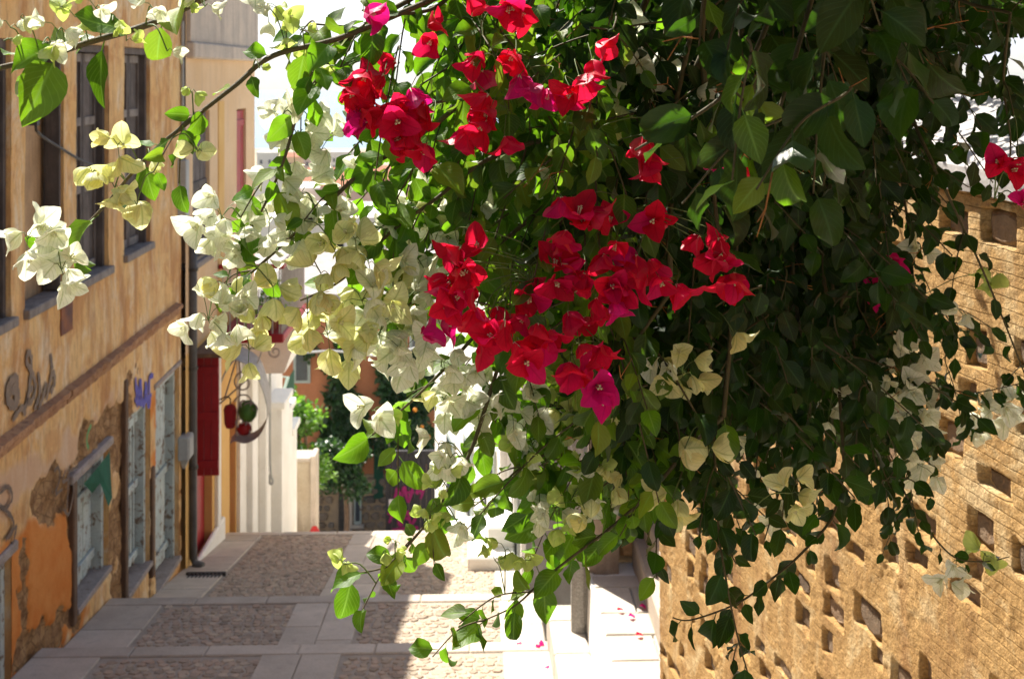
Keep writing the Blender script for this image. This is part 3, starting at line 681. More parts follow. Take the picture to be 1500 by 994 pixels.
# rusty plate, cable, graffiti
b_ = MB(); ya, yb = onX(88, XF), onX(105, XF); b_.box(XF-.03, XF+.012, ya, yb, -2.25, -1.99, b=.003); b_.build('rusty_plate', MT['rust'], ob)
def facepts(pts, X=XF, d=.012):
    out = []
    for px, py in pts: Yv = onX(px, X); q_ = P(px, py, Yv); out.append(Vector((X+d, q_.y, q_.z)))
    return out
def spline(pts, n=6):
    pts = [Vector(p) for p in pts]; o = []
    for i in range(len(pts)-1):
        p0 = pts[max(i-1, 0)]; p1 = pts[i]; p2 = pts[i+1]; p3 = pts[min(i+2, len(pts)-1)]
        for k in range(n):
            t_ = k/n; o.append(.5*((2*p1)+(p2-p0)*t_+(2*p0-5*p1+4*p2-p3)*t_*t_+(3*p1-p0-3*p2+p3)*t_**3))
    o.append(pts[-1]); return o
def stroke(mb, pts, wd, nrm):
    sp_ = spline(pts, 6); nrm = Vector(nrm)
    for i in range(len(sp_)-1):
        a, b2 = sp_[i], sp_[i+1]; t_ = (b2-a)
        if t_.length < 1e-5: continue
        s_ = t_.normalized().cross(nrm)*wd*.5*(.75+.5*((i*37) % 11)/11); o_ = t_*.15; lift = nrm*(.0004*(len(mb.v)/4 % 7))
        mb.quad(a-s_-o_+lift, a+s_-o_+lift, b2+s_+o_+lift, b2-s_+o_+lift)
def graffiti(strokes, wd, m_, parent, X=XF, d=.012, nrm=(1, 0, 0)):
    for i, s_ in enumerate(strokes): mb = MB(); stroke(mb, facepts(s_, X, d+.0006*i), wd, nrm); mb.build('graffiti', m_, parent)
graffiti([[(22, 552), (12, 560), (8, 582), (16, 594), (24, 585), (20, 570), (12, 574)], [(22, 550), (20, 590)]], .075, MT['greyspray'], ob, d=.016)
graffiti([[(34, 600), (40, 575), (44, 530), (40, 515), (37, 530), (46, 548), (50, 570), (42, 590), (38, 580), (46, 566)], [(54, 545), (56, 575), (48, 600)], [(72, 518), (74, 540)], [(66, 585), (74, 545), (78, 558), (72, 575)], [(54, 600), (62, 575), (66, 560)], [(16, 615), (30, 596), (34, 608)]], .05, MT['greyspray'], ob)
graffiti([[(76, 690), (82, 684), (84, 700), (78, 722), (88, 716)], [(92, 688), (88, 705), (97, 700)], [(98, 682), (94, 745)], [(90, 745), (97, 752), (104, 720), (102, 696)], [(98, 690), (110, 682)]], .028, MT['blackspray'], ob, d=.02)
graffiti([[(-4, 722), (8, 712), (14, 728), (4, 745), (-4, 740), (10, 752), (16, 770), (4, 790)], [(8, 790), (20, 770), (14, 800)]], .03, MT['blackspray'], ob, d=.02)
graffiti([[(197, 553), (199, 590), (202, 585), (204, 556), (207, 588), (210, 592), (212, 560), (215, 592), (218, 590), (217, 555), (223, 550)], [(196, 585), (206, 590), (220, 578)], [(199, 565), (204, 592)]], .06, MT['bluespray'], ob)
graffiti([[(131, 622), (126, 632), (124, 648), (127, 656)]], .04, MT['greenspray'], ob, d=.018)
b_ = MB(); pts = spline(facepts([(46, 120), (47, 180), (52, 196), (80, 215), (125, 240), (170, 250)], XF, .03), 6); b_.tube(pts, .012, sides=5)
b_.box(XF-.02, XF+.05, pts[6].y-.03, pts[6].y+.03, pts[6].z-.02, pts[6].z+.02)
tag(b_.build('facade_cable', MT['iron']), 'dark slack cable clipped between the upper shutters of the orange house', 'cable')
b_ = MB(); b_.tube(spline([(XF+.03, 14.36, .6), (XF+.03, 14.37, -1.0), (XF+.04, 14.38, -1.05)], 4), .018, sides=6); b_.box(XF-.02, XF+.10, 14.24, 14.40, -1.75, -1.05, b=.01)
tag(b_.build('meter_box', MT['boxgrey']), 'narrow grey meter box with conduit on the corner of the orange house upstairs', 'box')
# drain pipe
dp = empty('drain_pipe', (XF+.1, 14.62, street_z(14.6)), 'dark grey drain pipe on the corner of the orange house', 'pipe')
b_ = MB(); zb = street_z(14.6); b_.tube([(XF+.09, 14.62, z) for z in (-1.9, -3, -4.2, zb+.12)]+[(XF+.12, 14.60, zb+.05), (XF+.22, 14.56, zb+.03)], .05, sides=10); b_.build('pipe', MT['pipe'], dp, True)
for z in (-2.4, -3.6, -4.8):
    b_ = MB(); b_.tube([(XF+.09, 14.62, z-.02), (XF+.09, 14.62, z+.02)], .062, sides=10); b_.box(XF-.02, XF+.06, 14.59, 14.65, z-.018, z+.018); b_.build('bracket', MT['iron'], dp)
eb = empty('fuse_box', (XF, 14.42, -5), 'pale grey fuse box on the wall beside the drain pipe', 'box')
b_ = MB(); b_.box(XF-.01, XF+.12, 14.28, 14.52, -4.62, -4.34, b=.012); b_.build('case', MT['boxgrey'], eb); b_ = MB(); b_.box(XF+.12, XF+.128, 14.30, 14.50, -4.60, -4.36, b=.003); b_.build('lid', MT['boxgrey'], eb)
b_ = MB(); b_.v = [(XF, 14.33, -4.615), (XF+.10, 14.33, -4.615), (XF+.10, 14.47, -4.615), (XF, 14.47, -4.615), (XF+.02, 14.38, -4.74), (XF+.05, 14.38, -4.74), (XF+.05, 14.42, -4.74), (XF+.02, 14.42, -4.74)]
b_.f = [(0, 1, 5, 4), (1, 2, 6, 5), (2, 3, 7, 6), (3, 0, 4, 7), (4, 5, 6, 7)]; b_.m = [0]*5; b_.build('cable_boot', MT['boxgrey'], eb)

uh = empty('uphill_sky_blocker', (-6, -1, -5), 'plain unseen peach house block added up the street to cut sky light', 'house')  # unseen block added uphill to keep sky light off the foliage
b_ = MB(); b_.box(-9.5, XF-.02, -9, 4.44, -6.4, 2.6); b_.build('wall', MT['peach'], uh); b_ = MB(); b_.box(-9.7, XF+.1, -9.1, 4.42, 2.603, 2.75); b_.build('roof', MT['roof'], uh)
for yv in (-6, -3, 0, 2.6): b_ = MB(); b_.box(XF-.03, XF+.03, yv, yv+.9, -1.9, .2); b_.build('shutter', MT['shutter'], uh)
gh = empty('garden_sky_blocker', (5.5, -1, -.5), 'tall unseen ochre house block added behind the scored wall to cut sky light', 'house')  # second added block, out of view, dims the sky light from the right
b_ = MB(); b_.box(3.4, 8, -7, 4.6, -.6, 3.6); b_.build('wall', MT['ochre'], gh); b_ = MB(); b_.box(3.2, 8.2, -7.2, 4.8, 3.603, 3.8); b_.build('roof', MT['roof'], gh)
for yv in (-5, -2, 1): b_ = MB(); b_.box(3.36, 3.43, yv, yv+.9, .5, 2.2); b_.build('shutter', MT['bluewood'], gh)

# ================================================================ left: ochre house with the red shutters
X2 = -3.5
oc = empty('ochre_house', (-5, 16.6, -6.5), 'ochre and peach house with red shutters beyond the drain pipe', 'house')
def wall_with_holes(mb, X, Y0, Y1, Z0, Z1, holes, dep=.15, m=0):
    ys = sorted({Y0, Y1, *[q for h_ in holes for q in h_[:2]]}); zs = sorted({Z0, Z1, *[q for h_ in holes for q in h_[2:]]})
    for i in range(len(ys)-1):
        for j in range(len(zs)-1):
            cy, cz = (ys[i]+ys[i+1])/2, (zs[j]+zs[j+1])/2
            if any(h_[0] < cy < h_[1] and h_[2] < cz < h_[3] for h_ in holes): continue
            mb.quad((X, ys[i], zs[j]), (X, ys[i+1], zs[j]), (X, ys[i+1], zs[j+1]), (X, ys[i], zs[j+1]), m)
    for a, b2, c, d in holes:
        mb.quad((X, a, c), (X-dep, a, c), (X-dep, a, d), (X, a, d), m); mb.quad((X, b2, c), (X-dep, b2, c), (X-dep, b2, d), (X, b2, d), m)
        mb.quad((X, a, d), (X-dep, a, d), (X-dep, b2, d), (X, b2, d), m); mb.quad((X, a, c), (X-dep, a, c), (X-dep, b2, c), (X, b2, c), m)
HU = [(14.78, 15.7, -2.35, -.5), (17.45, 18.15, -3.3, -.55)]; HL = [(14.75, 15.85, -6.2, -3.5), (16.95, 17.38, -6.7, -4.7)]
b_ = MB(); wall_with_holes(b_, X2, 14.42, 18.85, -3.4, 1.2, HU); b_.build('upper_wall', MT['peach'], oc)
b_ = MB(); wall_with_holes(b_, X2, 14.42, 17.44, -7.2, -3.4, HL); b_.build('lower_wall', MT['ochre'], oc)
b_ = MB(); b_.box(-9.5, X2-.16, 14.43, 18.84, -8.5, 1.55); b_.quad((X2, 18.85, -3.4), (X2-.2, 18.85, -3.4), (X2-.2, 18.85, 1.2), (X2, 18.85, 1.2)); b_.quad((X2, 17.44, -3.4), (X2-.2, 17.44, -3.4), (X2-.2, 18.85, -3.4), (X2, 18.85, -3.4)); b_.build('core', MT['peach'], oc)
b_ = MB(); b_.box(X2-.16, X2+.10, 14.46, 18.92, .16, .36, b=.02); b_.box(X2-.16, X2+.05, 14.46, 18.88, .365, 1.55); b_.build('cornice', MT['cornice'], oc)
b_ = MB(); b_.box(X2-.01, X2+.05, 16.0, 16.18, -6.55, -3.42, b=.01); b_.build('pilaster', MT['whitewash'], oc)
b_ = MB(); b_.box(X2-.01, X2+.06, 14.7, 16.4, -7.0, -6.05, b=.02); b_.build('plinth', MT['whitewash'], oc)
b_ = MB(); b_.box(X2-.1, X2+.012, 16.2, 16.55, -3.3, -.4); b_.build('ochre_band', MT['ochre'], oc)
def leafshutter(parent, X, a, b2, c, d, matl, ang=0, name='shutter'):
    """boarded shutter hinged at y = b2 and swung outward by ang"""
    root = MB(); n = 4; wd = (b2-a)/n
    def T(mb):
        ca, sa = math.cos(ang), math.sin(ang)
        mb.v = [(X+(x)*ca+(b2-yv)*sa, b2-(b2-yv)*ca+x*sa, z) for x, yv, z in mb.v]; return mb
    root.box(-.02, .02, a, a+wd-.006, c, d); T(root); s0 = root.build(name, matl, parent); s0['_w'] = [0, 0, 0]
    for i in range(1, n): p_ = MB(); p_.box(-.02, .02+.003*(i % 2), a+i*wd, a+(i+1)*wd-.006, c, d); T(p_).build('board', matl, s0)
    for z in (c+.12, (c+d)/2-.04, d-.22): p_ = MB(); p_.box(.018, .04, a+.01, b2-.01, z, z+.09, b=.004); T(p_).build('rail', matl, s0)
sh = MB(); sh.box(X2+.003, X2+.09, 14.96, 15.0, -5.02, -3.56); sh = sh.build('open_shutter', MT['redpaint'], oc); sh['_w'] = [0, 0, 0]
for i in range(1, 3): b_ = MB(); b_.box(X2+.003+i*.093, X2+.09+i*.093, 14.962, 15.0, -5.02, -3.56); b_.build('board', MT['redpaint'], sh)
for z in (-4.92, -4.32, -3.75): b_ = MB(); b_.box(X2+.006, X2+.274, 14.935, 14.958, z, z+.09, b=.004); b_.build('rail', MT['redpaint'], sh)
b_ = MB(); b_.box(X2-.14, X2-.10, 14.76, 15.84, -6.19, -3.51); b_.build('red_door', MT['redpaint'], oc)
b_ = MB(); b_.box(X2-.14, X2-.10, 16.96, 17.37, -6.6, -4.71); b_.build('dark_red_door', MT['redpaint'], oc)
b_ = MB(); b_.box(X2-.1, X2+.42, 14.72, 15.7, -3.5, -3.45); b_.build('canopy', MT['darkwood'], oc)
leafshutter(oc, X2-.07, 14.80, 15.24, -2.34, -.52, MT['shutter']); leafshutter(oc, X2-.07, 15.25, 15.69, -2.34, -.52, MT['shutter'])
b_ = MB(); b_.box(X2-.15, X2+.06, 14.72, 15.76, -2.43, -2.355, b=.01); b_.build('sill', MT['shutterrail'], oc)
leafshutter(oc, X2-.06, 17.46, 18.14, -3.2, -.58, MT['redpaint'])
# balcony
bl = empty('balcony', (-3.0, 17, -3.7), 'dark red balcony with white railing projecting from the ochre house', 'balcony')
b_ = MB(); b_.box(X2+.001, -2.62, 16.2, 18.3, -3.66, -3.54, b=.015); b_.build('floor', MT['redpaint'], bl)
b_ = MB(); b_.box(-2.68, -2.62, 16.2, 18.3, -2.66, -2.6); b_.box(X2, -2.68, 16.2, 16.26, -2.66, -2.6); b_.build('handrail', MT['redpaint'], bl)
for i in range(22): b_ = MB(); yv = 16.23+i*.098; b_.tube([(-2.65, yv, -3.54), (-2.65, yv, -2.66)], .009, sides=5); b_.build('baluster', MT['whiteiron'], bl)
for i in range(9): b_ = MB(); x = X2+.06+i*.095; b_.tube([(x, 16.23, -3.54), (x, 16.23, -2.66)], .009, sides=5); b_.build('baluster', MT['whiteiron'], bl)
def scroll(c, r0, turns, a0, ax, ay, n=26):
    return [Vector(c)+Vector(ax)*(r0*(1-.8*i/n)*math.cos(a0+turns*2*math.pi*i/n))+Vector(ay)*(r0*(1-.8*i/n)*math.sin(a0+turns*2*math.pi*i/n)) for i in range(n+1)]
for yv in (16.3, 18.2):
    b_ = MB(); b_.tube(spline([(X2, yv, -4.25), (X2+.12, yv, -4.0), (X2+.35, yv, -3.78), (-2.75, yv, -3.7)], 5), .014, sides=6); b_.tube(scroll((-2.75, yv, -3.80), .10, 1.4, math.pi/2, (1, 0, 0), (0, 0, 1)), .013, sides=6); b_.build('bracket', MT['whiteiron'], bl)
def foliage_mesh(pts, size, matl, seed, spread=.5, up=.3):
    r = np.random.RandomState(seed); n = len(pts); pts = np.asarray(pts); d = r.normal(size=(n, 3)); d[:, 2] -= spread; d /= np.linalg.norm(d, axis=1)[:, None]
    nn = r.normal(size=(n, 3)); nn[:, 2] += up; nn -= (nn*d).sum(1)[:, None]*d; nn /= np.linalg.norm(nn, axis=1)[:, None]; sd_ = np.cross(d, nn); s = size*r.uniform(.6, 1.25, n)[:, None]
    base = [(0, 0, 0), (.4, .33, .06), (1, 0, -.08), (.4, -.33, .06)]
    V = np.stack([pts+s*(u*d+v*sd_+k*nn) for u, v, k in base], 1).reshape(-1, 3); Q = np.arange(4*n).reshape(n, 4)
    me, _ = np_mesh('foliage', V, Q, matl, False); uv = me.uv_layers.new(name='UVMap'); uv.data.foreach_set('uv', np.tile(np.array([0, .5, .4, 1, 1, .5, .4, 0], np.float32), n)); return me
for i in range(3):
    yv = 16.5+i*.45; pp = empty('flower_pot', (-2.85, yv, -3.54), 'terracotta flower pot with a green plant on the red balcony', 'flower pot', 'pots on the balcony')
    b_ = MB(); b_.lathe((-2.85, yv, -3.54), [(0, 0), (.08, 0), (.11, .2), (.13, .2), (.13, .23), (.11, .23), (.1, .2), (0, .2)], 12); b_.build('pot', MT['roof'], pp, True)
    rs = np.random.RandomState(i); a = rs.normal(size=(260, 3)); a /= np.linalg.norm(a, axis=1)[:, None]; a *= rs.uniform(.3, 1, (260, 1))**.5*np.array([.19, .19, .2]); put('plant', foliage_mesh(a+np.array([-2.85, yv, -3.2]), .06, MT['treeleaf'], i), pp)

# ================================================================ white house, its projecting box and steps
wh = empty('white_house', (-4.5, 20, -9), 'low whitewashed house with stepped white parapets below the red balcony', 'house')
b_ = MB(); b_.box(-8, -3.45, 17.45, 21.2, -10, -3.42); b_.build('wall', MT['whitewash'], wh)
b_ = MB(); b_.box(-3.46, -3.36, 17.95, 18.35, -8, -4.4, b=.01); b_.build('pilaster', MT['whitewash'], wh)
b_ = MB(); b_.box(-3.46, -3.32, 18.9, 19.3, -8.5, -3.6, b=.02); b_.build('pilaster', MT['whitewash'], wh)
for (y0, y1, x1, z1) in ((19.6, 20.4, -3.20, -5.38), (20.4, 21.2, -3.27, -5.75), (21.2, 21.9, -3.30, -6.3)):
    b_ = MB(); b_.box(-5.5, x1, y0+.003, y1, -10.5, z1-.12); b_.box(-5.6, x1+.06, y0-.05, y1+.04, z1-.118, z1, b=.015); b_.build('stepped_parapet', MT['whitewash'], wh)
bx_ = MB(); X0, X1 = -3.44, -2.72; bx_.v = [(X0, 17.6, -4.42), (X1-.12, 17.6, -4.42), (X1+.12, 17.6, -3.74), (X0, 17.6, -3.74), (X0, 18.9, -4.42), (X1-.12, 18.9, -4.42), (X1+.12, 18.9, -3.74), (X0, 18.9, -3.74)]
bx_.f = [(0, 1, 2, 3), (5, 4, 7, 6), (1, 5, 6, 2), (3, 2, 6, 7), (0, 4, 5, 1)]; bx_.m = [0]*5; bx_.build('projecting_box', MT['whitewash'], wh)
b_ = MB(); b_.box(-3.44, -3.36, 19.32, 19.44, -4.5, -4.32, b=.01); b_.build('wall_lamp', MT['iron'], wh)
b_ = MB(); b_.tube(spline([(-3.3, 19.1, -4.4), (-3.3, 19.1, -6.2), (-3.26, 19.1, -6.5), (-3.3, 19.1, -6.55), (-3.31, 19.1, -6.4)], 6), .018, sides=6); b_.build('wire', MT['boxgrey'], wh)
# green awning with pale frame above the steps
aw = empty('awning', (-2.8, 21.6, -5.2), 'small dark green awning on a slanted pale rail above the white steps', 'awning')
b_ = MB(); b_.tube([P(410, 590, 21.5), P(422, 552, 21.5)], .03, sides=8); b_.build('rail', MT['rail'], aw); b_ = MB(); b_.tube([P(400, 551, 21.5), P(423, 552, 21.5)], .012, sides=6); b_.build('bar', MT['rail'], aw)
b_ = MB(); a0, a1, a2 = P(410, 590, 21.52), P(421, 556, 21.52), P(421, 592, 21.52); e = Vector((.0, .8, 0)); b_.poly([a0, a2, a1]); b_.poly([a0+e, a1+e, a2+e]); b_.quad(a0, a1, a1+e, a0+e); b_.quad(a1, a2, a2+e, a1+e); b_.build('canvas', MT['greencanvas'], aw)

# ================================================================ wrought-iron shop ornament and red lantern
YO = 15.6
orn = empty('iron_ornament', tuple(P(365, 640, YO)), 'pale wrought-iron teardrop ornament with scrolls holding a green and a red ball', 'ornament')
loop = [P(*q, YO) for q in ((345, 515), (372, 530), (385, 555), (393, 585), (392, 610), (380, 632), (362, 642), (345, 640), (338, 645))]
b_ = MB(); sp_ = spline(loop, 8)
for i in range(len(sp_)-1):      # flat iron band, broad along the street
    a, c = sp_[i], sp_[i+1]; wv = Vector((-.02, .34*(1-.55*i/len(sp_)), .0)); b_.quad(a-wv, a+wv, c+wv, c-wv); d_ = Vector((.008, 0, .004)); b_.quad(a-wv+d_, c-wv+d_, c+wv+d_, a+wv+d_); b_.quad(a-wv, c-wv, c-wv+d_, a-wv+d_)
b_.build('band', MT['whiteiron'], orn)
for (cx, cy, rr, a0, tn) in ((365, 600, 12, 0, 1.5), (352, 618, 10, 1, -1.4), (360, 632, 9, 2, 1.5), (358, 590, 14, 3, -1.3), (357, 560, 16, 1.5, 1.2)):
    b_ = MB(); b_.tube(scroll(P(cx, cy, YO-.02), rr*YO/F, tn, a0, (1, 0, 0), (0, 0, 1)), .011, sides=6); b_.build('scroll', MT['whiteiron'], orn)
for pts in ([(330, 580), (345, 530), (352, 505)], [(305, 605), (340, 575), (370, 545), (385, 510)], [(348, 510), (352, 560), (345, 640)]):
    b_ = MB(); b_.tube(spline([P(a, c, YO+.06) for a, c in pts], 5), .011, sides=6); b_.build('stay', MT['whiteiron'], orn)
b_ = MB(); c = P(363, 602, YO+.05); b_.lathe(c, [(.0, -.14), (.06, -.13), (.11, -.07), (.125, 0), (.11, .07), (.06, .13), (.0, .14)], 14); b_.build('green_ball', MT['melon'], orn, True)
b_ = MB(); c = P(358, 628, YO+.03); b_.lathe(c, [(.0, -.08), (.06, -.07), (.095, -.02), (.095, .03), (.06, .075), (.0, .07)], 14); b_.build('red_ball', MT['redball'], orn, True)
ln = empty('red_lantern', tuple(P(337, 628, 15.6)), 'small red metal lantern on an iron hook beside the shop ornament', 'lantern')
c = P(337, 626, 15.6); b_ = MB(); b_.lathe(c, [(.0, 0), (.055, 0), (.075, .05), (.085, .24), (.06, .29), (.0, .31)], 6); b_.build('body', MT['redpaint'], ln); b_ = MB(); b_.tube(spline([c+Vector((0, 0, .3)), c+Vector((.0, 0, .38)), c+Vector((-.06, 0, .40)), c+Vector((-.14, .02, .36)), Vector((X2, c.y+.02, c.z+.34))], 5), .009, sides=5); b_.build('hook', MT['iron'], ln)

# ================================================================ the end of the street
gw = empty('garden_wall', (-3.5, 24, -12), 'stained beige garden wall with a grey coping edge next to the white steps', 'wall')
b_ = MB(); b_.box(-5.5, -3.27, 23.5, 23.9, -12.5, -7.62); b_.build('wall', MT['beigewall'], gw); b_ = MB(); b_.box(-3.27, -3.17, 23.42, 23.95, -12.5, -7.5, b=.02); b_.box(-5.5, -3.272, 23.42, 23.95, -7.62, -7.54, b=.015); b_.build('coping', MT['slab'], gw)
b_ = MB(); c = P(420, 722, 23.4); b_.box(c.x-.12, c.x+.12, 23.32, 23.49, c.z, c.z+.46, b=.02); tag(b_.build('yellow_meter_box', MT['yellowbox']), 'pale yellow meter box on the stained beige garden wall', 'box')
c = P(461, 790, 22.9); hy = empty('fire_hydrant', tuple(c), 'small red hydrant at the foot of the beige garden wall', 'hydrant')
zh = c.z-.5
b_ = MB(); b_.lathe((c.x, c.y, c.z-.45), [(.12, 0), (.12, .06), (.085, .07), (.085, .52), (.11, .53), (.11, .58), (.09, .62), (.05, .70), (.0, .72)], 12); b_.build('barrel', MT['hydrant'], hy, True); b_ = MB(); b_.tube([(c.x-.15, c.y, c.z-.05), (c.x+.15, c.y, c.z-.05)], .045, sides=8); b_.build('outlet', MT['hydrant'], hy)
YT = 34.0
th = empty('terracotta_house', (-2.5, YT+3, -13), 'shaded terracotta house with a rubble stone base at the end of the street', 'house')
b_ = MB(); b_.box(-9, .2, YT, YT+8, -11.4, -6.5); b_.build('wall', MT['terracotta'], th)
b_ = MB(); b_.box(-9, .25, YT-.06, YT+8, -14, -11.4); b_.build('base', MT['rubblemortar'], th)
r2 = random.Random(77); zz = -13.4
while zz < -11.5:
    hh = r2.uniform(.16, .3); x = -4.6
    while x < -2.2:
        wd = r2.uniform(.18, .45)
        if not (-4.05 < x+wd/2 < -3.6): v, f = rock(r2, x+wd/2, YT-.08, zz+hh/2, wd*.95, .12, hh*.93, 7); me = bpy.data.meshes.new('stone'); me.from_pydata(v, [], f); me.materials.append(MT['darkstone']); put('stone', me, th)
        x += wd+.02
    zz += hh+.02
b_ = MB(); a, c = P(497, 690, YT), P(509, 790, YT); b_.box(a.x, c.x, YT-.13, YT-.02, -13.6, a.z); b_.build('door', MT['iron'], th)
b_ = MB(); a = P(511, 690, YT); c = P(517, 690, YT); b_.box(a.x, c.x, YT-.2, YT-.02, -13.6, a.z, b=.02); b_.build('door_jamb', MT['slab'], th)
a, c = P(519, 650, YT), P(530, 765, YT); b_ = MB(); b_.box(a.x, c.x, YT-.14, YT-.03, c.z, a.z); wo = b_.build('window', MT['greytrim'], th); wo['_w'] = [0, 0, 0]; b_ = MB(); b_.box(a.x+.05, c.x-.05, YT-.15, YT-.141, c.z+.1, a.z-.1); b_.build('pane', MT['glass'], wo); b_ = MB(); b_.box(a.x-.08, c.x+.08, YT-.22, YT-.05, c.z-.1, c.z-.002, b=.01); b_.build('sill', MT['slab'], wo)
a, c = P(548, 620, YT), P(562, 728, YT); b_ = MB(); b_.box(a.x, c.x, YT-.12, YT-.02, c.z, a.z); b_.build('green_shutter', MT['greencanvas'], th)
b_ = MB(); b_.box(-9.2, .4, YT-.3, YT+8.2, -6.49, -6.25); b_.build('roof', MT['rough'], th)
for px0, px1, py0, py1 in ((600, 630, 470, 580), (650, 680, 470, 580), (430, 455, 470, 560)):
    a, c = P(px0, py0, YT), P(px1, py1, YT); b_ = MB(); b_.box(a.x, c.x, YT-.07, YT-.001, c.z, a.z); wo = b_.build('window', MT['greytrim'], th); wo['_w'] = [0, 0, 0]; b_ = MB(); b_.box(a.x+.08, c.x-.08, YT-.09, YT-.071, c.z+.08, a.z-.08); b_.build('pane', MT['glass'], wo)
b_ = MB(); b_.tube(spline([P(440, 517, 30), P(490, 514, 30), P(560, 520, 30), P(640, 500, 30)], 6), .03, sides=5); tag(b_.build('overhead_cable', MT['boxgrey']), 'thin pale cable strung in front of the terracotta house', 'cable')
# ivy
iv = empty('ivy', tuple(P(505, 760, YT-.3)), 'dark ivy climbing the terracotta house wall', 'ivy')
rs = np.random.RandomState(2); pts = []
blobs = [(500, 540, 22, 45), (505, 600, 24, 45), (490, 650, 30, 40), (563, 545, 9, 40), (452, 505, 9, 18), (515, 640, 25, 40), (640, 540, 30, 40), (600, 590, 35, 60), (575, 640, 20, 40)]
for cx, cy, rx, ry in blobs:
    for _ in range(int(rx*ry*.75)):
        a = rs.uniform(0, 6.283); k = rs.uniform(0, 1)**.6*(1+.35*math.sin(a*5+cx)); q_ = P(cx+rx*k*math.cos(a), cy+ry*k*math.sin(a), YT-.08-rs.uniform(0, .3)); pts.append(tuple(q_))
fo = put('foliage', foliage_mesh(pts, .22, MT['ivyleaf'], 5, .8), iv); tag(fo, kind='stuff')
b_ = MB(); b_.tube(spline([P(510, 775, YT-.15), P(506, 700, YT-.2), P(515, 620, YT-.2), P(500, 540, YT-.1)], 5), .05, .02, sides=6); b_.build('stem', MT['bark'], iv)
def tree(name, label, base, height, clumps, leaf, matl, seed, trunk_r, n):
    root = empty(name, tuple(base), label, 'tree'); r = np.random.RandomState(seed); b_ = MB(); cb = Vector(base); top = cb+Vector((0, 0, height*.55))
    b_.tube(spline([cb, cb+Vector((.05, .05, height*.25)), top], 5), trunk_r, trunk_r*.6, sides=8); b_.build('trunk', MT['bark'], root, True)
    pts = []; lb = MB()
    for (cx, cy, cz, rr) in clumps:
        c = cb+Vector((cx, cy, cz)); lb.tube(spline([top-Vector((0, 0, height*.1)), (top+c)/2+Vector((.05, 0, .08)), c], 4), trunk_r*.45, trunk_r*.12, sides=5)
        for _ in range(int(n*rr)):
            d_ = r.normal(size=3); d_ /= np.linalg.norm(d_); k = r.uniform(.25, 1)**.5*(1+.25*math.sin(d_[0]*7+d_[2]*5+cx*9)); pts.append((c.x+d_[0]*rr*k, c.y+d_[1]*rr*k, c.z+d_[2]*rr*.8*k))
    lb.build('limbs', MT['bark'], root); tag(put('crown', foliage_mesh(pts, leaf, matl, seed, .4), root), kind='stuff')
bb = P(445, 790, 27.5); tree('lime_green_tree', 'small bright green tree behind the stepped white parapets', (bb.x, bb.y, bb.z-.9), 4.2, [(rs.uniform(-.6, .25), rs.uniform(-.5, .6), rs.uniform(2.2, 4.0), rs.uniform(.3, .5)) for _ in range(13)], .15, MT['treeleaf'], 8, .1, 700)
bb = P(505, 790, 30.5); tree('dark_tree', 'dark green tree with a thin trunk in front of the terracotta house', (bb.x, bb.y, bb.z-.3), 3.2, [(rs.uniform(-.5, .4), rs.uniform(-.4, .4), rs.uniform(1.75, 2.8), rs.uniform(.25, .42)) for _ in range(11)], .14, MT['ivyleaf'], 9, .09, 900)
# black gate
YG = 31.0; a, c = P(565, 660, YG), P(650, 800, YG)
gt = empty('black_gate', ((a.x+c.x)/2, YG, ZLOW), 'black metal gate with pink graffiti at the foot of the street', 'gate')
z0, z1 = -12.6, a.z; nb = 10; wd = (c.x-a.x)/nb
for i in range(nb): b_ = MB(); b_.box(a.x+i*wd+.006, a.x+(i+1)*wd-.006, YG, YG+.05, z0+.1, z1-.08); b_.build('panel', MT['gate'], gt)
b_ = MB()
for x in (a.x, (a.x+c.x)/2-.04, c.x-.08): b_.box(x, x+.08, YG-.04, YG+.09, z0, z1, b=.005)
b_.box(a.x+.08, c.x-.08, YG-.03, YG+.08, z1-.08, z1-.002); b_.box(a.x+.08, c.x-.08, YG-.03, YG+.08, z0+.02, z0+.1); b_.build('frame', MT['gate'], gt)
b_ = MB()
def gp(l): return [P(x, y_, YG-.045) for x, y_ in l]
for s_ in ([(578, 735), (582, 715), (588, 735), (592, 712), (598, 735), (604, 715)], [(586, 722), (606, 720)], [(608, 706), (616, 706), (610, 722), (620, 716), (616, 730)], [(570, 765), (580, 745), (586, 770), (596, 748), (602, 768), (610, 755)], [(568, 752), (600, 760)], [(575, 775), (612, 772)]): b_ = MB(); stroke(b_, gp(s_), .07, (0, -1, 0)); b_.build('graffiti', MT['pink'], gt)
b_ = MB(); q_ = P(573, 737, YG-.04); b_.box(q_.x-.07, q_.x+.07, YG-.012, YG-.004, q_.z-.1, q_.z+.1); b_.build('sticker', MT['paper'], gt)
ob_ = P(605, 780, 32.4); tree('orange_tree', 'dark citrus tree with orange fruits behind the black gate', (ob_.x, ob_.y, ob_.z-.6), 4.0, [(rs.uniform(-.7, .7), rs.uniform(-.3, .3), rs.uniform(2.3, 4.2), rs.uniform(.3, .5)) for _ in range(11)], .15, MT['ivyleaf'], 12, .09, 420)
fruit = MB(); fruit.lathe((0, 0, 0), [(0, -.06), (.04, -.048), (.06, 0), (.04, .048), (0, .06)], 8); fm = fruit.mesh('orange', mat('orange_peel', (.75, .22, .02), (.7, .3, .03), 20, .5, .1), True)
otr = bpy.data.objects['orange_tree']
for px, py in ((592, 618), (598, 635), (618, 625), (628, 640), (583, 678), (640, 632), (608, 600)): put('orange', fm, otr, loc=P(px, py, 31.9))
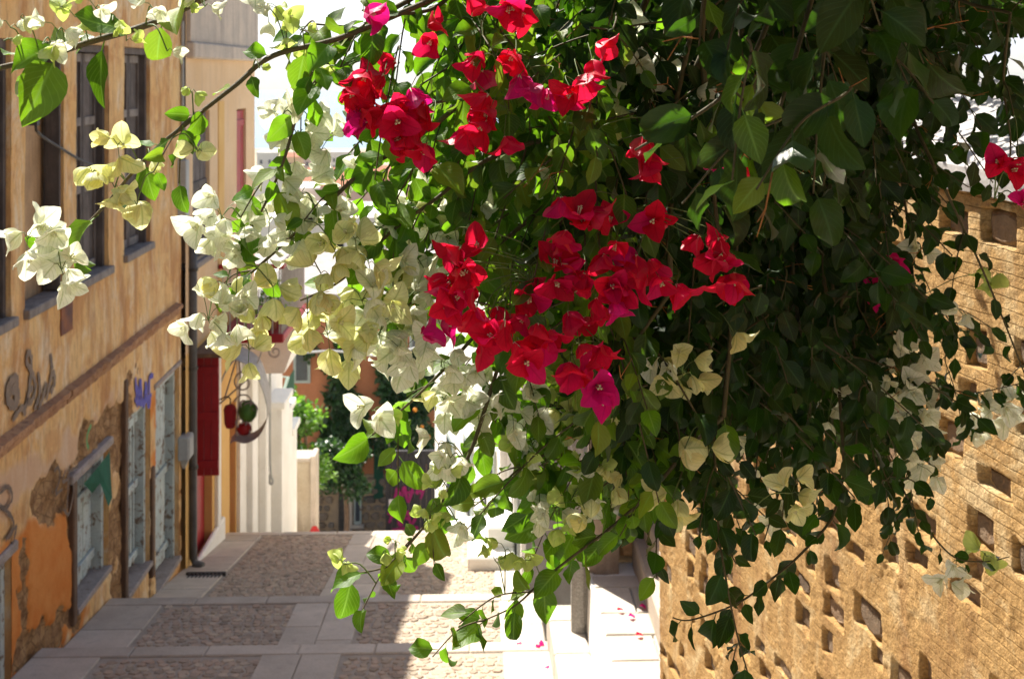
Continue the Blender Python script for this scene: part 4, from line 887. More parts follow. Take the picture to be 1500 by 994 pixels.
# right-hand houses
rh = empty('roughcast_house', (1.5, 15.5, -6.5), 'grey roughcast house with pale pilasters on the right of the street', 'house')
b_ = MB(); b_.box(.52, 4, 13.0, 18.0, -8, -1.6); b_.build('wall', MT['rough'], rh)
b_ = MB(); b_.box(.30, .52, 16.2, 18.02, -8, -1.7); b_.build('white_bay', MT['whitewash'], rh)
for (y0, y1, mm, x0) in ((12.95, 13.2, 'whitewash', .47), (13.9, 14.0, 'greytrim', .46), (14.8, 15.0, 'whitewash', .44), (15.9, 16.1, 'whitewash', .40)):
    b_ = MB(); b_.box(x0, .521, y0, y1, -8, -1.65, b=.006); b_.build('pilaster', MT[mm], rh)
b_ = MB(); b_.box(.49, .515, 14.02, 14.78, -7, -3.4); b_.build('door', MT['greytrim'], rh)
b_ = MB(); b_.box(.36, 4.1, 12.85, 18.1, -1.598, -1.4); b_.build('roof_slab', MT['slab'], rh)
db = empty('doorstep_block', (.2, 14.6, street_z(14.6)), 'bright white doorstep block at the edge of the cobbles', 'step')
b_ = MB(); zz = street_z(14.5); b_.box(-.12, .44, 14.2, 15.3, zz-.5, zz+.22, b=.02); b_.build('lower_block', MT['whitewash'], db); b_ = MB(); b_.box(.12, .44, 14.5, 15.9, zz-.3, zz+.46, b=.02); b_.build('upper_block', MT['whitewash'], db)
fw = empty('far_white_house', (1, 22, -10), 'bright whitewashed house stepping down the right side of the street', 'house')
A, B = Vector((.5, 18.05, 0)), Vector((-.95, 26.5, 0)); b_ = MB(); T_, Bz = -3.2, -13
for p0, p1 in ((A, B),): b_.quad((p0.x, p0.y, Bz), (p1.x, p1.y, Bz), (p1.x, p1.y, T_), (p0.x, p0.y, T_))
b_.quad((B.x, B.y, Bz), (5, 27, Bz), (5, 27, T_), (B.x, B.y, T_)); b_.quad((A.x, A.y, Bz), (5, 18.05, Bz), (5, 18.05, T_), (A.x, A.y, T_)); b_.quad((A.x, A.y, T_), (B.x, B.y, T_), (5, 27, T_), (5, 18.05, T_)); b_.build('wall', MT['whitewash'], fw)
dr = (B-A).normalized(); nr = Vector((dr.y*-1, dr.x, 0)); nr = nr if nr.x < 0 else -nr
def onwall(mb, s0, s1, z0, z1, d0, d1):
    n = len(mb.v); mb.v += [tuple(A+dr*s+nr*d+Vector((0, 0, z))) for z in (z0, z1) for d in (d0, d1) for s in (s0, s1)]; mb.f += [tuple(n+i for i in f) for f in [(0, 2, 3, 1), (4, 5, 7, 6), (0, 1, 5, 4), (2, 6, 7, 3), (0, 4, 6, 2), (1, 3, 7, 5)]]; mb.m += [0]*6
for s0, zz in ((1.2, -6.4), (3.4, -7.0), (5.6, -7.6)):
    b_ = MB(); onwall(b_, s0, s0+.9, zz-1.2, zz+.3, .001, .05); wo = b_.build('window', MT['greytrim'], fw); wo['_w'] = [0, 0, 0]; b_ = MB(); onwall(b_, s0+.1, s0+.8, zz-1.1, zz+.2, .051, .06); b_.build('pane', MT['glass'], wo); b_ = MB(); onwall(b_, s0-.08, s0+.98, zz-1.3, zz-1.202, .001, .12); b_.build('sill', MT['whitewash'], wo)
for s0, zz in ((.3, -7.2), (2.4, -8.0), (4.6, -9)): b_ = MB(); onwall(b_, s0, s0+1.1, -13, zz, -.02, .45); b_.build('porch_block', MT['whitewash'], fw)

# ================================================================ far town, sea and hills
b_ = MB(); b_.quad((-400, 60, -20), (400, 60, -20), (900, 900, -64), (-900, 900, -64)); b_.quad((-900, 900, -64), (900, 900, -64), (1200, 1300, -70), (-1200, 1300, -70)); b_.quad((-400, -40, -20), (400, -40, -20), (400, 60, -20), (-400, 60, -20)); tag(b_.build('ground', MT['land']), kind='structure')
b_ = MB(); b_.quad((-12000, 700, -66), (12000, 700, -66), (12000, 14000, -66), (-12000, 14000, -66)); tag(b_.build('sea', MT['sea']), kind='structure')
b_ = MB(); n = 60
for i in range(n+1):
    x = -6000+12000*i/n; hh = 95+110*fbm(i*.16, 3.3)+60*fbm(i*.5, 9.1, o=3); hh = max(20, hh)
    b_.v += [(x, 4200, -67), (x, 4700+300*fbm(i*.3, 1), -67+hh*.6), (x, 5600, -67+hh*1.25), (x, 7000, -67)]
for i in range(n):
    for j in range(3): a = i*4+j; b_.f.append((a, a+4, a+5, a+1)); b_.m.append(0)
tag(b_.build('hills', MT['hill'], smooth=True), kind='structure')
r2 = random.Random(14)
spots = [(388, 262, 150), (410, 275, 170), (432, 268, 190), (455, 280, 160), (480, 262, 200), (510, 272, 150), (395, 225, 420), (425, 230, 460), (460, 228, 420), (500, 224, 480), (540, 230, 440), (580, 262, 170), (615, 258, 180), (650, 266, 150), (690, 270, 160), (720, 256, 200), (750, 268, 150), (600, 225, 420), (660, 228, 460), (730, 262, 120), (400, 330, 70), (450, 340, 75), (520, 335, 80), (600, 330, 70), (670, 325, 75)]
kinds = ['white cube house', 'cream house with a tiled roof', 'pale pink house with a tiled roof']
for i, (px, py, Yd) in enumerate(spots):
    b0 = P(px, py, Yd); gz = -20-(Yd-60)*44/840 if Yd > 60 else -20; wd = r2.uniform(6, 10); ht = max(5, b0.z-gz); k = 0 if i >= 20 else i % 3
    o = empty('town_house', (b0.x, Yd, gz-1), ['whitewashed cube house of the town below, far behind the flowers', 'cream tiled-roof house of the town below, far behind the flowers', 'pinkish tiled-roof house of the town below, far behind the flowers'][k], 'house', ['white houses of the far town', 'cream houses of the far town', 'pink houses of the far town'][k])
    mm = [MT['farwhite'], MT['peach'], MT.setdefault('farpink', mat('far_pink', (.62, .45, .38), (.56, .4, .34), .3, .9, 0, fine=0))][k]
    b_ = MB(); b_.box(b0.x-wd/2, b0.x+wd/2, Yd, Yd+8, gz-1, gz+ht); b_.build('wall', mm, o)
    b_ = MB(); x0, x1 = b0.x-wd/2-.3, b0.x+wd/2+.3; zt = gz+ht
    if k: b_.poly([(x0, Yd-.3, zt), (x1, Yd-.3, zt), (x1, Yd+4, zt+1.6), (x0, Yd+4, zt+1.6)]); b_.poly([(x1, Yd+8.3, zt), (x0, Yd+8.3, zt), (x0, Yd+4, zt+1.6), (x1, Yd+4, zt+1.6)]); b_.poly([(x0, Yd-.3, zt), (x0, Yd+4, zt+1.6), (x0, Yd+8.3, zt)]); b_.poly([(x1, Yd-.3, zt), (x1, Yd+8.3, zt), (x1, Yd+4, zt+1.6)])
    else: b_.box(x0+.1, x1-.1, Yd-.15, Yd+8.15, zt+.01, zt+.5)
    b_.build('roof', MT['roof'] if k else MT['farwhite'], o)
    for j in range(3):
        for l in range(2):
            xx = b0.x-wd/2+wd*(j+.5)/3; zz = gz+ht-2.2-l*2.8
            if zz-1.5 < gz: continue
            b_ = MB(); b_.box(xx-.45, xx+.45, Yd-.05, Yd-.005, zz-1.4, zz); b_.build('window', MT['glass'], o)

# ================================================================ bougainvillea
def blade(nu, nv, prof, fold, curl, wave, seed, twist=0., petiole=0., cup=0.):
    """one leaf or bract along +X, face +Z, unit length; returns vertices, faces, uv per vertex"""
    r = random.Random(seed); V_ = []; UV = []; Fq = []
    ph1, ph2 = r.uniform(0, 6), r.uniform(0, 6)
    ang = 0.; x = 0.; z = 0.
    for i in range(nu+1):
        u = i/nu; hw = prof(u)
        tw_ = twist*(u-.3)
        for j in range(nv+1):
            v = -1+2*j/nv; yv = hw*v; zz = fold*abs(yv)+cup*yv*yv*2+wave*math.sin(u*9+ph1+(2.5 if v > 0 else 0))*abs(v)**1.5*hw*2+wave*.4*math.sin(u*17+ph2)*v*hw
            yv, zz = yv*math.cos(tw_)-zz*math.sin(tw_), yv*math.sin(tw_)+zz*math.cos(tw_)
            V_.append((x-zz*math.sin(ang), yv, z+zz*math.cos(ang))); UV.append((u, .5+.5*v))
        ang -= curl/nu*(1.6*u+.2); x += math.cos(ang)/nu; z += math.sin(ang)/nu
    w1 = nv+1
    for i in range(nu):
        for j in range(nv): a = i*w1+j; Fq.append((a, a+w1, a+w1+1, a+1))
    if petiole:
        n = len(V_)
        for (xx, s_) in ((-petiole, .014), (.02, .018)):
            for k in range(3): a = 2.094*k; V_.append((xx, s_*math.cos(a), s_*math.sin(a)+(-.05 if xx < 0 else 0))); UV.append((0, .5))
        for k in range(3): Fq.append((n+k, n+(k+1) % 3, n+3+(k+1) % 3, n+3+k))
    return np.array(V_), Fq, np.array(UV)
def mk(name, data, matl):
    V_, Fq, UV = data; me = bpy.data.meshes.new(name); me.from_pydata([tuple(v) for v in V_], [], Fq); me.materials.append(matl)
    uv = me.uv_layers.new(name='UVMap'); li = np.zeros(len(me.loops), np.int32); me.loops.foreach_get('vertex_index', li); uv.data.foreach_set('uv', UV[li].astype(np.float32).ravel())
    me.polygons.foreach_set('use_smooth', [True]*len(me.polygons)); me.update(); return me
leafprof = lambda u: .76*(max(u, .0)**.58)*max(0., 1-u)**.92*(1.+.12*math.sin(u*3)) if 0 < u < 1 else (.004 if u <= 0 else .0015)
LV = [blade(7, 4, leafprof, f_, c_, w_, i, t_, .22) for i, (f_, c_, w_, t_) in enumerate(((.25, .35, .05, .1), (.45, .9, .10, -.4), (.1, .25, .12, .4), (.7, 1.5, .08, .3), (.2, -.4, .12, -.3), (.4, 1.2, .18, .8)))]
LMS = {k: [mk('leaf', d, MT[k]) for d in LV] for k in ('leaf', 'shadedleaf')}
def bprof(wd, k=1.0): return lambda u: wd*(max(u, 0.)**.5)*max(0., 1-u)**.8*1.15 if 0 < u < 1 else (.012 if u <= 0 else .002)
OPEN = [blade(9, 6, bprof(.80), .05, c_, w_*.75, 40+i, t_, 0, .55) for i, (c_, w_, t_) in enumerate(((.5, .10, .1), (.9, .12, -.2), (.2, .14, .2), (1.2, .10, .0)))]
LANT = [blade(9, 6, bprof(.92), .02, c_, w_, 60+i, t_, 0, .95) for i, (c_, w_, t_) in enumerate(((-1.5, .05, .05), (-1.2, .06, -.1), (-1.7, .06, .1)))]
def tilt(d, a):                  # raise the blade from the plane toward the flower axis (+Z)
    V_, Fq, UV = d; ca, sa = math.cos(a), math.sin(a); W_ = V_.copy(); W_[:, 0] = V_[:, 0]*ca-V_[:, 2]*sa; W_[:, 2] = V_[:, 0]*sa+V_[:, 2]*ca; return W_, Fq, UV
BM = {}
for k in ('white', 'cream', 'lime', 'red', 'magenta'):
    BM[k] = [mk('bract', tilt(d, R(62)), MT[k]) for d in OPEN[:3]]+[mk('bract', tilt(d, R(48)), MT[k]) for d in OPEN]
    BM[k+'_l'] = [mk('bract', tilt(d, R(28)), MT[k]) for d in LANT]
fl = MB()
for a in (0, 2.1, 4.2):
    c_, s_ = math.cos(a)*.07, math.sin(a)*.07; fl.tube([(c_*.4, s_*.4, 0), (c_*.7, s_*.7, .2), (c_*.8, s_*.8, .36)], .022, .018, 5); fl.tube([(c_*.8, s_*.8, .36), (c_*.82, s_*.82, .38)], .018, .045, 5)
FLM = fl.mesh('flower', MT['floret'], True)

class Plant:
    def __init__(s, base, label, lm='leaf'):
        s.lm = lm
        s.root = empty('bougainvillea', base, label, 'plant'); s.base = Vector(base); s.leaves = []; s.flowers = []; s.nodes = []; s.tw = MB(); s.st = MB(); s.gs = MB(); s.r = random.Random(len(label))
    def leaf(s, p, d, size, nrm=None):
        r = s.r; d = Vector(d).normalized()
        n = nrm or Vector((r.gauss(0, .55), r.gauss(-.75, .35), r.gauss(.45, .4))); n = n-d*n.dot(d)
        if n.length < .1: n = Vector((0, 0, 1))-d*d.z
        if n.length < .05: return
        n.normalize(); yv = n.cross(d); M_ = Matrix(((d.x, yv.x, n.x), (d.y, yv.y, n.y), (d.z, yv.z, n.z)))
        s.leaves.append((Vector(p)+d*size*.2, M_, size, r.randrange(6), 'leaf' if s.lm == 'leaf' or r.random() < (.38-p[0])/.3 else s.lm))  # shade-coloured copy takes over from the bright leaf toward the right
    def stem(s, pts, r0, r1, name='branch', part=True, leaf=(.032, .06), bare=0., droop=.55, twigs=0., skip=0.):
        r = s.r; sp_ = spline(pts, 8)
        if part: mb = MB(); mb.tube(sp_, r0, r1, 6); mb.build(name, MT['twig'] if r0 < .012 else MT['bark'], s.root, True)
        else: s.tw.tube(sp_, r0, r1, 4, cap=False)
        s.nodes += [sp_[i] for i in range(0, len(sp_), 2)]
        if not leaf: return
        dist = 0.; nxt = bare; ph = r.uniform(0, 6)
        for i in range(len(sp_)-1):
            a, b2 = sp_[i], sp_[i+1]; t_ = b2-a; l = t_.length
            if l < 1e-6: continue
            t_ /= l
            while nxt < dist+l:
                p = a+t_*(nxt-dist); ph += 2.4+r.uniform(-.4, .4); nxt += leaf[0]*r.uniform(.7, 1.35)
                if r.random() < skip: continue
                o = t_.cross(Vector((0, 0, 1)))
                if o.length < .1: o = Vector((1, 0, 0))
                o.normalize(); q_ = o.cross(t_); O = o*math.cos(ph)+q_*math.sin(ph)
                d = t_*.35+O*.8+Vector((0, 0, -droop*r.uniform(.4, 1.5)))
                s.leaf(p, d, leaf[1]*1.2*r.uniform(.6, 1.12))
                if twigs and r.random() < twigs:
                    d2 = (t_*.6+O*.7+Vector((0, 0, -.25))).normalized(); ln_ = r.uniform(.05, .13); e = p+d2*ln_+Vector((0, 0, -.3*ln_)); s.stem([p, p+d2*ln_*.5, e], .0016, .001, part=False, leaf=(leaf[0]*.75, leaf[1]*.75), droop=droop)
            dist += l
    def near(s, p): return min(s.nodes, key=lambda q_: (q_-p).length_squared) if s.nodes else None
    def flower(s, p, axis, size, kind):
        s.flowers.append((Vector(p), Vector(axis).normalized(), size, kind))
    def cluster(s, px, py, Y, n, rpx, kind, size=.04, lant=.0, fwd=0.):
        r = s.r; Y = Y-fwd; c = P(px, py, Y); rr = rpx*Y/F; a = s.near(c)
        if a is not None and (a-c).length < .35: s.gs.tube(spline([a, (a+c)/2+Vector((0, 0, .015)), c], 4), .0012, .0009, 4, cap=False)
        for i in range(n):
            g = 2.399*i; k = math.sqrt((i+.5)/n)*rr; p = c+Vector((k*math.cos(g), r.uniform(-1, 1)*rr*.7, k*math.sin(g)))
            ax = (p-c)*(1.1/rr if rr > 0 else 1)+Vector((r.gauss(0, .4), r.gauss(-.2, .6), r.gauss(-.55, .5)))
            kd = kind if isinstance(kind, str) else r.choice(kind)
            s.flower(p, ax, size*r.uniform(.82, 1.15), kd+('_l' if r.random() < lant else ''))
            s.gs.tube([c, (c+p)/2+Vector((0, 0, .004)), p], .0007, .0006, 3, cap=False)
    def finish(s):
        r = s.r
        def score(q_):
            x, y_, dz = proj(q_[0]); return (q_[2]/dz if (-20 < x < 1520 and -20 < y_ < 1014 and dz > 0) else 0)
        order = sorted(s.leaves, key=score, reverse=True); W_ = Matrix.Translation(-s.base)
        for p, M_, sz, k, lm in order[:300]:
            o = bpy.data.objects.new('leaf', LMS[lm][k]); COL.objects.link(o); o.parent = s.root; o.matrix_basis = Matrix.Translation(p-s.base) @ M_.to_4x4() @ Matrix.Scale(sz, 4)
        for lm in ('leaf', 'shadedleaf'):
            rest = [q_ for q_ in order[300:] if q_[4] == lm]
            if not rest: continue
            Vs, Qs, UVs = [], [], []; off = 0; T3 = []
            for k in range(6):
                sel = [q_ for q_ in rest if q_[3] == k]
                if not sel: continue
                V_, Fq, UV = LV[k]; Q = np.array(Fq); Mm = np.array([[list(row) for row in q_[1]] for q_ in sel]); pp = np.array([q_[0] for q_ in sel]); ss = np.array([q_[2] for q_ in sel])
                X = np.einsum('nij,vj->nvi', Mm, V_)*ss[:, None, None]+pp[:, None, :]
                Vs.append(X.reshape(-1, 3)); Qs.append((Q[None]+(np.arange(len(sel))*len(V_))[:, None, None]).reshape(-1, 4)+off); UVs.append(np.tile(UV, (len(sel), 1))); off += len(sel)*len(V_)
            V_ = np.concatenate(Vs); Q = np.concatenate(Qs); UV = np.concatenate(UVs)
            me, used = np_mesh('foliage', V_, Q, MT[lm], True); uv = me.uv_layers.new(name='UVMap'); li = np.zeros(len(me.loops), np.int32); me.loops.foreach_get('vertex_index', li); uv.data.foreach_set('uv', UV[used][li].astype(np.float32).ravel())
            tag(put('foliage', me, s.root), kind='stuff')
        for mb, nm, mt_ in ((s.tw, 'twigs', MT['twig']), (s.st, 'dry_stalks', MT['stalk']), (s.gs, 'flower_stalks', MT['greenstalk'])):
            if mb.v: tag(mb.build(nm, mt_, s.root, True), kind='stuff')
        s.flowers.sort(key=lambda q_: q_[0].y)
        for p, ax, sz, kd in s.flowers:
            M_ = ax.to_track_quat('Z', 'Y').to_matrix().to_4x4(); o = bpy.data.objects.new('flower', FLM); COL.objects.link(o); o.parent = s.root
            o.matrix_basis = Matrix.Translation(p-s.base) @ M_ @ Matrix.Rotation(r.uniform(0, 6), 4, 'Z') @ Matrix.Scale(sz, 4)
            for k in range(3):
                b2 = bpy.data.objects.new('bract', r.choice(BM[kd])); COL.objects.link(b2); b2.parent = o
                b2.matrix_basis = Matrix.Rotation(2.094*k+r.uniform(-.25, .25), 4, 'Z') @ Matrix.Rotation(r.uniform(-.3, .2), 4, 'Y') @ Matrix.Scale(r.uniform(.88, 1.1), 4)
def PP(l): return [P(*q_) for q_ in l]
HUBW, HUBR, HUBV = Vector((.55, 2.45, .62)), Vector((.8, 2.5, .66)), Vector((1.15, 2.75, .62))
# ---- white-flowered plant reaching left over the street
W = Plant((1.75, 3.1, -.42), 'white-flowered bougainvillea arching left over the street in front of the orange house')
W.stem([(1.75, 3.1, -.45), (1.7, 3.05, -.1), (1.3, 2.8, .35), HUBW], .03, .02, 'trunk', leaf=None)
ST = [
 ([(330, -20, 1.62), (250, 22, 1.6), (200, 42, 1.58), (130, 62, 1.56), (60, 85, 1.55), (-30, 106, 1.55)], [(560, -110, 1.8)], .0055, .0035, (.036, .075)),
 ([(620, 5, 1.85), (500, 55, 1.82), (400, 82, 1.8), (345, 125, 1.78), (290, 168, 1.76), (235, 212, 1.75), (195, 252, 1.74), (150, 305, 1.74), (108, 345, 1.73), (72, 366, 1.72)], [(760, -70, 2.0)], .0048, .0016, (.042, .05)),
 ([(600, 0, 1.9), (529, 42, 1.88), (482, 93, 1.86), (440, 157, 1.85), (415, 237, 1.84), (385, 305, 1.84), (362, 338, 1.84)], [(720, -80, 2.05)], .0045, .0015, (.028, .05)),
 ([(700, 130, 1.95), (640, 180, 1.92), (580, 220, 1.9), (529, 253, 1.88), (478, 300, 1.87), (423, 350, 1.86), (360, 405, 1.85), (320, 420, 1.85)], [(820, -60, 2.1)], .005, .0016, (.028, .048)),
 ([(860, 190, 2.0), (760, 215, 1.95), (700, 242, 1.93), (640, 290, 1.92), (570, 342, 1.9), (500, 410, 1.9), (440, 440, 1.9)], [(920, 20, 2.2)], .005, .0016, (.028, .05)),
 ([(800, 300, 2.0), (740, 350, 2.0), (680, 390, 1.98), (620, 430, 1.97), (570, 470, 1.96)], [(880, 60, 2.2)], .0045, .0016, (.028, .05)),
 ([(760, 440, 2.0), (735, 520, 1.98), (715, 584, 1.96), (692, 654, 1.95), (672, 693, 1.94), (641, 744, 1.93), (610, 784, 1.92), (578, 819, 1.92), (555, 833, 1.92), (515, 840, 1.92)], [(860, 200, 2.15)], .0042, .0013, (.032, .05)),
 ([(740, 440, 2.05), (670, 520, 2.02), (625, 566, 2.0), (594, 595, 2.0), (545, 637, 2.0)], [(840, 250, 2.15)], .004, .0015, (.036, .065)),
 ([(930, 500, 2.1), (853, 595, 2.1), (813, 654, 2.08), (762, 685, 2.06), (731, 713, 2.05), (694, 741, 2.04)], [(960, 250, 2.2)], .0035, .0012, (.03, .042)),
 ([(1060, 610, 2.05), (1010, 655, 2.05), (960, 712, 2.05), (900, 768, 2.04), (833, 819, 2.03), (794, 850, 2.02), (755, 886, 2.0), (704, 910, 2.0)], [(1080, 300, 2.2)], .0042, .0012, (.028, .05)),
]
for si, (ctrl, link_, r0, r1, lf) in enumerate(ST):
    pts = PP(ctrl); W.stem([HUBW]+PP(link_)+[pts[0]], r0*1.5, r0, leaf=None); W.stem(pts, r0, r1, leaf=lf, twigs=.34 if 2 <= si <= 5 else .14)
for px, py, Y, n_ in ((880, 680, 2.05, 5), (930, 640, 2.1, 5), (840, 630, 2.1, 4), (430, 50, 1.85, 2), (580, 50, 1.9, 2), (690, 320, 2.0, 4), (640, 230, 1.95, 2), (690, 200, 2.0, 4), (740, 600, 2.05, 4)):
    for _ in range(n_):
        a = P(px+W.r.uniform(-40, 40), py+W.r.uniform(-40, 30), Y+W.r.uniform(-.05, .15)); d = Vector((W.r.uniform(-.6, .2), W.r.uniform(-.5, .3), W.r.uniform(-.9, .1))).normalized()*W.r.uniform(.1, .2)
        q_ = W.near(a); W.stem([q_, a, a+d*.6, a+d+Vector((0, 0, -.02))], .0018, .001, part=False, leaf=(.03, .055), bare=(q_-a).length*.6)
wc = ('white', 'white', 'white', 'cream')
for px, py, Y, n, rr, kd, sz, la in (
 (325, 318, 1.84, 9, 34, 'white', .042, 0), (352, 345, 1.86, 6, 26, 'white', .04, 0), (395, 320, 1.88, 6, 28, 'white', .04, 0), (440, 285, 1.92, 7, 30, 'white', .04, 0), (480, 330, 1.92, 7, 30, wc, .04, .2), (430, 350, 1.9, 6, 26, 'white', .04, 0),
 (410, 175, 1.9, 5, 28, 'white', .042, 0), (430, 215, 1.92, 5, 26, 'white', .042, 0), (470, 220, 1.95, 5, 26, 'white', .04, 0), (405, 262, 1.9, 4, 22, 'white', .04, 0), (500, 265, 1.97, 5, 28, 'white', .04, 0), (460, 165, 1.95, 4, 24, 'white', .04, 0),
 (305, 468, 1.82, 8, 30, 'white', .038, .2), (345, 455, 1.83, 5, 24, wc, .038, .4), (400, 420, 1.84, 3, 16, 'cream', .042, 1), (375, 460, 1.84, 4, 20, 'cream', .04, .8), (365, 512, 1.83, 4, 16, 'cream', .04, .4), (330, 420, 1.84, 2, 16, 'cream', .034, .6),
 (490, 365, 1.86, 4, 22, 'cream', .042, 1), (520, 350, 1.87, 3, 18, 'cream', .042, 1), (470, 400, 1.86, 4, 22, 'cream', .042, 1), (540, 385, 1.88, 4, 22, 'cream', .042, .9), (450, 460, 1.86, 5, 24, 'cream', .042, .8), (480, 490, 1.88, 6, 28, ('white', 'cream'), .042, .5),
 (530, 440, 1.9, 7, 32, wc, .042, .3), (555, 490, 1.9, 7, 32, wc, .042, .3), (510, 505, 1.9, 5, 24, wc, .042, .3), (590, 450, 1.93, 6, 30, wc, .042, .3), (590, 520, 1.93, 6, 26, 'white', .042, .2), (620, 480, 1.95, 6, 28, 'white', .042, .2), (650, 530, 1.97, 7, 32, 'white', .042, .1), (625, 400, 1.97, 6, 30, wc, .042, .3), (570, 400, 1.95, 5, 28, wc, .042, .3),
 (640, 345, 2.0, 5, 28, wc, .042, .2), (690, 325, 2.02, 6, 30, 'white', .042, .1), (590, 330, 1.97, 5, 30, wc, .042, .2), (560, 290, 1.97, 4, 28, 'white', .04, 0), (640, 290, 2.02, 4, 26, ('white', 'cream'), .04, .3), (680, 560, 2.0, 6, 30, 'white', .04, 0), (700, 600, 2.02, 6, 30, 'white', .04, 0), (750, 600, 2.04, 6, 32, 'white', .04, 0), (650, 585, 2.0, 5, 24, wc, .04, .1), (725, 560, 2.04, 5, 28, 'white', .04, 0), (790, 575, 2.06, 6, 32, ('white', 'lime'), .038, .2), (830, 570, 2.08, 5, 30, ('white', 'lime'), .038, .2), (770, 630, 2.05, 5, 26, 'white', .038, 0),
 (545, 602, 1.99, 2, 14, 'white', .042, 0), (562, 612, 1.99, 1, 6, 'lime', .03, 0), (642, 650, 1.94, 4, 20, 'white', .042, 0), (660, 670, 1.94, 2, 12, 'white', .036, 0), (655, 690, 1.93, 2, 10, 'lime', .024, 1), (630, 750, 1.92, 3, 14, 'lime', .022, 1), (622, 765, 1.92, 2, 10, 'lime', .022, 1), (670, 765, 1.97, 3, 16, ('white', 'lime'), .03, 0), (580, 795, 1.91, 3, 14, 'lime', .02, 1), (503, 826, 1.91, 2, 8, 'lime', .026, .5), (560, 812, 1.91, 1, 6, 'lime', .02, 1), (638, 716, 1.93, 2, 10, 'lime', .022, .5),
 (835, 735, 2.06, 7, 34, ('white', 'lime'), .034, .1), (815, 750, 2.06, 4, 20, ('white', 'lime'), .034, .1), (865, 700, 2.08, 5, 26, ('white', 'lime'), .036, .1), (790, 745, 2.06, 3, 16, 'white', .03, 0), (740, 805, 2.03, 4, 18, 'lime', .026, .2), (725, 820, 2.03, 2, 10, 'lime', .024, .2), (765, 660, 2.05, 4, 22, 'lime', .03, .2), (780, 650, 2.05, 3, 16, 'white', .036, .1), (900, 690, 2.1, 3, 20, 'cream', .036, .1), (770, 820, 2.03, 2, 12, 'lime', .026, 0), (860, 760, 2.03, 2, 10, 'cream', .036, 1),
 (172, 212, 1.73, 4, 18, 'cream', .04, .2), (135, 252, 1.73, 2, 10, 'cream', .04, .3), (168, 275, 1.73, 3, 14, 'cream', .038, .4), (200, 300, 1.73, 2, 10, 'cream', .04, .2), (290, 222, 1.75, 2, 8, 'cream', .034, .6), (220, 235, 1.75, 1, 4, 'cream', .03, .6), (280, 135, 1.77, 2, 10, 'lime', .022, 1),
 (40, 350, 1.71, 5, 20, 'white', .04, 0), (72, 335, 1.72, 3, 14, 'white', .036, 0), (90, 395, 1.71, 5, 20, 'white', .038, 0),
 (15, 40, 1.55, 3, 14, ('white', 'lime'), .03, .5), (30, 25, 1.55, 1, 6, 'cream', .036, 1), (85, 45, 1.56, 5, 22, ('white', 'lime'), .034, .3), (110, 25, 1.57, 4, 22, ('white', 'lime'), .034, .2), (140, 12, 1.57, 4, 20, ('white', 'lime'), .034, .2), (62, 65, 1.55, 2, 12, 'white', .036, 0), (165, 30, 1.57, 2, 12, 'lime', .028, .6), (225, 15, 1.58, 3, 16, 'white', .036, .1), (245, 75, 1.59, 2, 10, 'white', .034, .2), (185, 60, 1.58, 2, 10, 'lime', .024, .5), (300, 10, 1.6, 3, 20, ('white', 'lime'), .034, .1), (270, 5, 1.6, 2, 12, 'lime', .026, .2), (5, 60, 1.55, 2, 12, 'lime', .024, .5),
 (415, 25, 1.84, 4, 30, ('white', 'lime'), .03, .2), (390, 8, 1.84, 3, 24, ('white', 'lime'), .03, .2), (440, 45, 1.84, 2, 16, 'lime', .022, .5), (380, 100, 1.8, 1, 5, 'lime', .02, 1), (460, 100, 1.9, 2, 20, 'lime', .026, .4)):
    if px < 330 and py < 110: n = max(1, int(n*.7)); sz *= .8
    W.cluster(px, py, Y, max(1, round(n*.85)), rr*1.1, kd, sz*.95, la, .04)
W.finish()
# ---- red-flowered plant: the dense shaded mass in the middle
Rp = Plant((2.0, 2.75, -.42), 'dense bougainvillea with scarlet and magenta bracts hanging in the middle', 'shadedleaf')
Rp.stem([(2.0, 2.75, -.45), (1.85, 2.7, .0), (1.4, 2.6, .45), HUBR], .04, .025, 'trunk', leaf=None)
for ctrl, link_ in (
 ([(800, -60, 1.95), (760, 50, 1.9), (700, 120, 1.87), (640, 150, 1.86), (560, 140, 1.85)], []), ([(900, -50, 2.0), (885, 120, 1.98), (850, 260, 1.95), (820, 330, 1.94)], []), ([(1010, 60, 2.0), (965, 250, 1.95), (920, 350, 1.93), (860, 420, 1.92), (780, 455, 1.9), (690, 440, 1.9)], [(1030, -80, 2.1)]),
 ([(960, 320, 1.98), (880, 450, 1.95), (800, 505, 1.93), (720, 490, 1.92)], [(1000, 0, 2.1)]), ([(1040, 200, 1.95), (1050, 320, 1.93), (1065, 385, 1.92)], [(1050, -60, 2.1)]), ([(700, -60, 1.9), (640, 10, 1.88), (560, 20, 1.86), (530, 15, 1.86)], []), ([(980, 430, 2.0), (930, 500, 1.98), (875, 560, 1.96)], [(1020, 100, 2.1)]), ([(1150, -40, 1.7), (1080, 120, 1.6), (930, 220, 1.6)], []), ([(1200, -40, 1.6), (1160, 100, 1.5), (1120, 230, 1.5)], [])):
    pts = PP(ctrl); Rp.stem([HUBR]+PP(link_)+[pts[0]], .007, .005, leaf=None); Rp.stem(pts, .0045, .0016, leaf=(.034, .062), twigs=.2)
mass = [(640, -60), (640, 120), (690, 230), (720, 330), (740, 450), (850, 560), (890, 640), (950, 665), (1010, 640), (1080, 590), (1140, 600), (1200, 650), (1245, 640), (1265, 600), (1280, 560), (1260, 460), (1280, 330), (1300, 200), (1330, 90), (1400, -60)]
def inside(poly, x, y_):
    c = False; n = len(poly)
    for i in range(n):
        x1, y1 = poly[i]; x2, y2 = poly[(i+1) % n]
        if (y1 > y_) != (y2 > y_) and x < (x2-x1)*(y_-y1)/(y2-y1)+x1: c = not c
    return c
rr_ = random.Random(99)
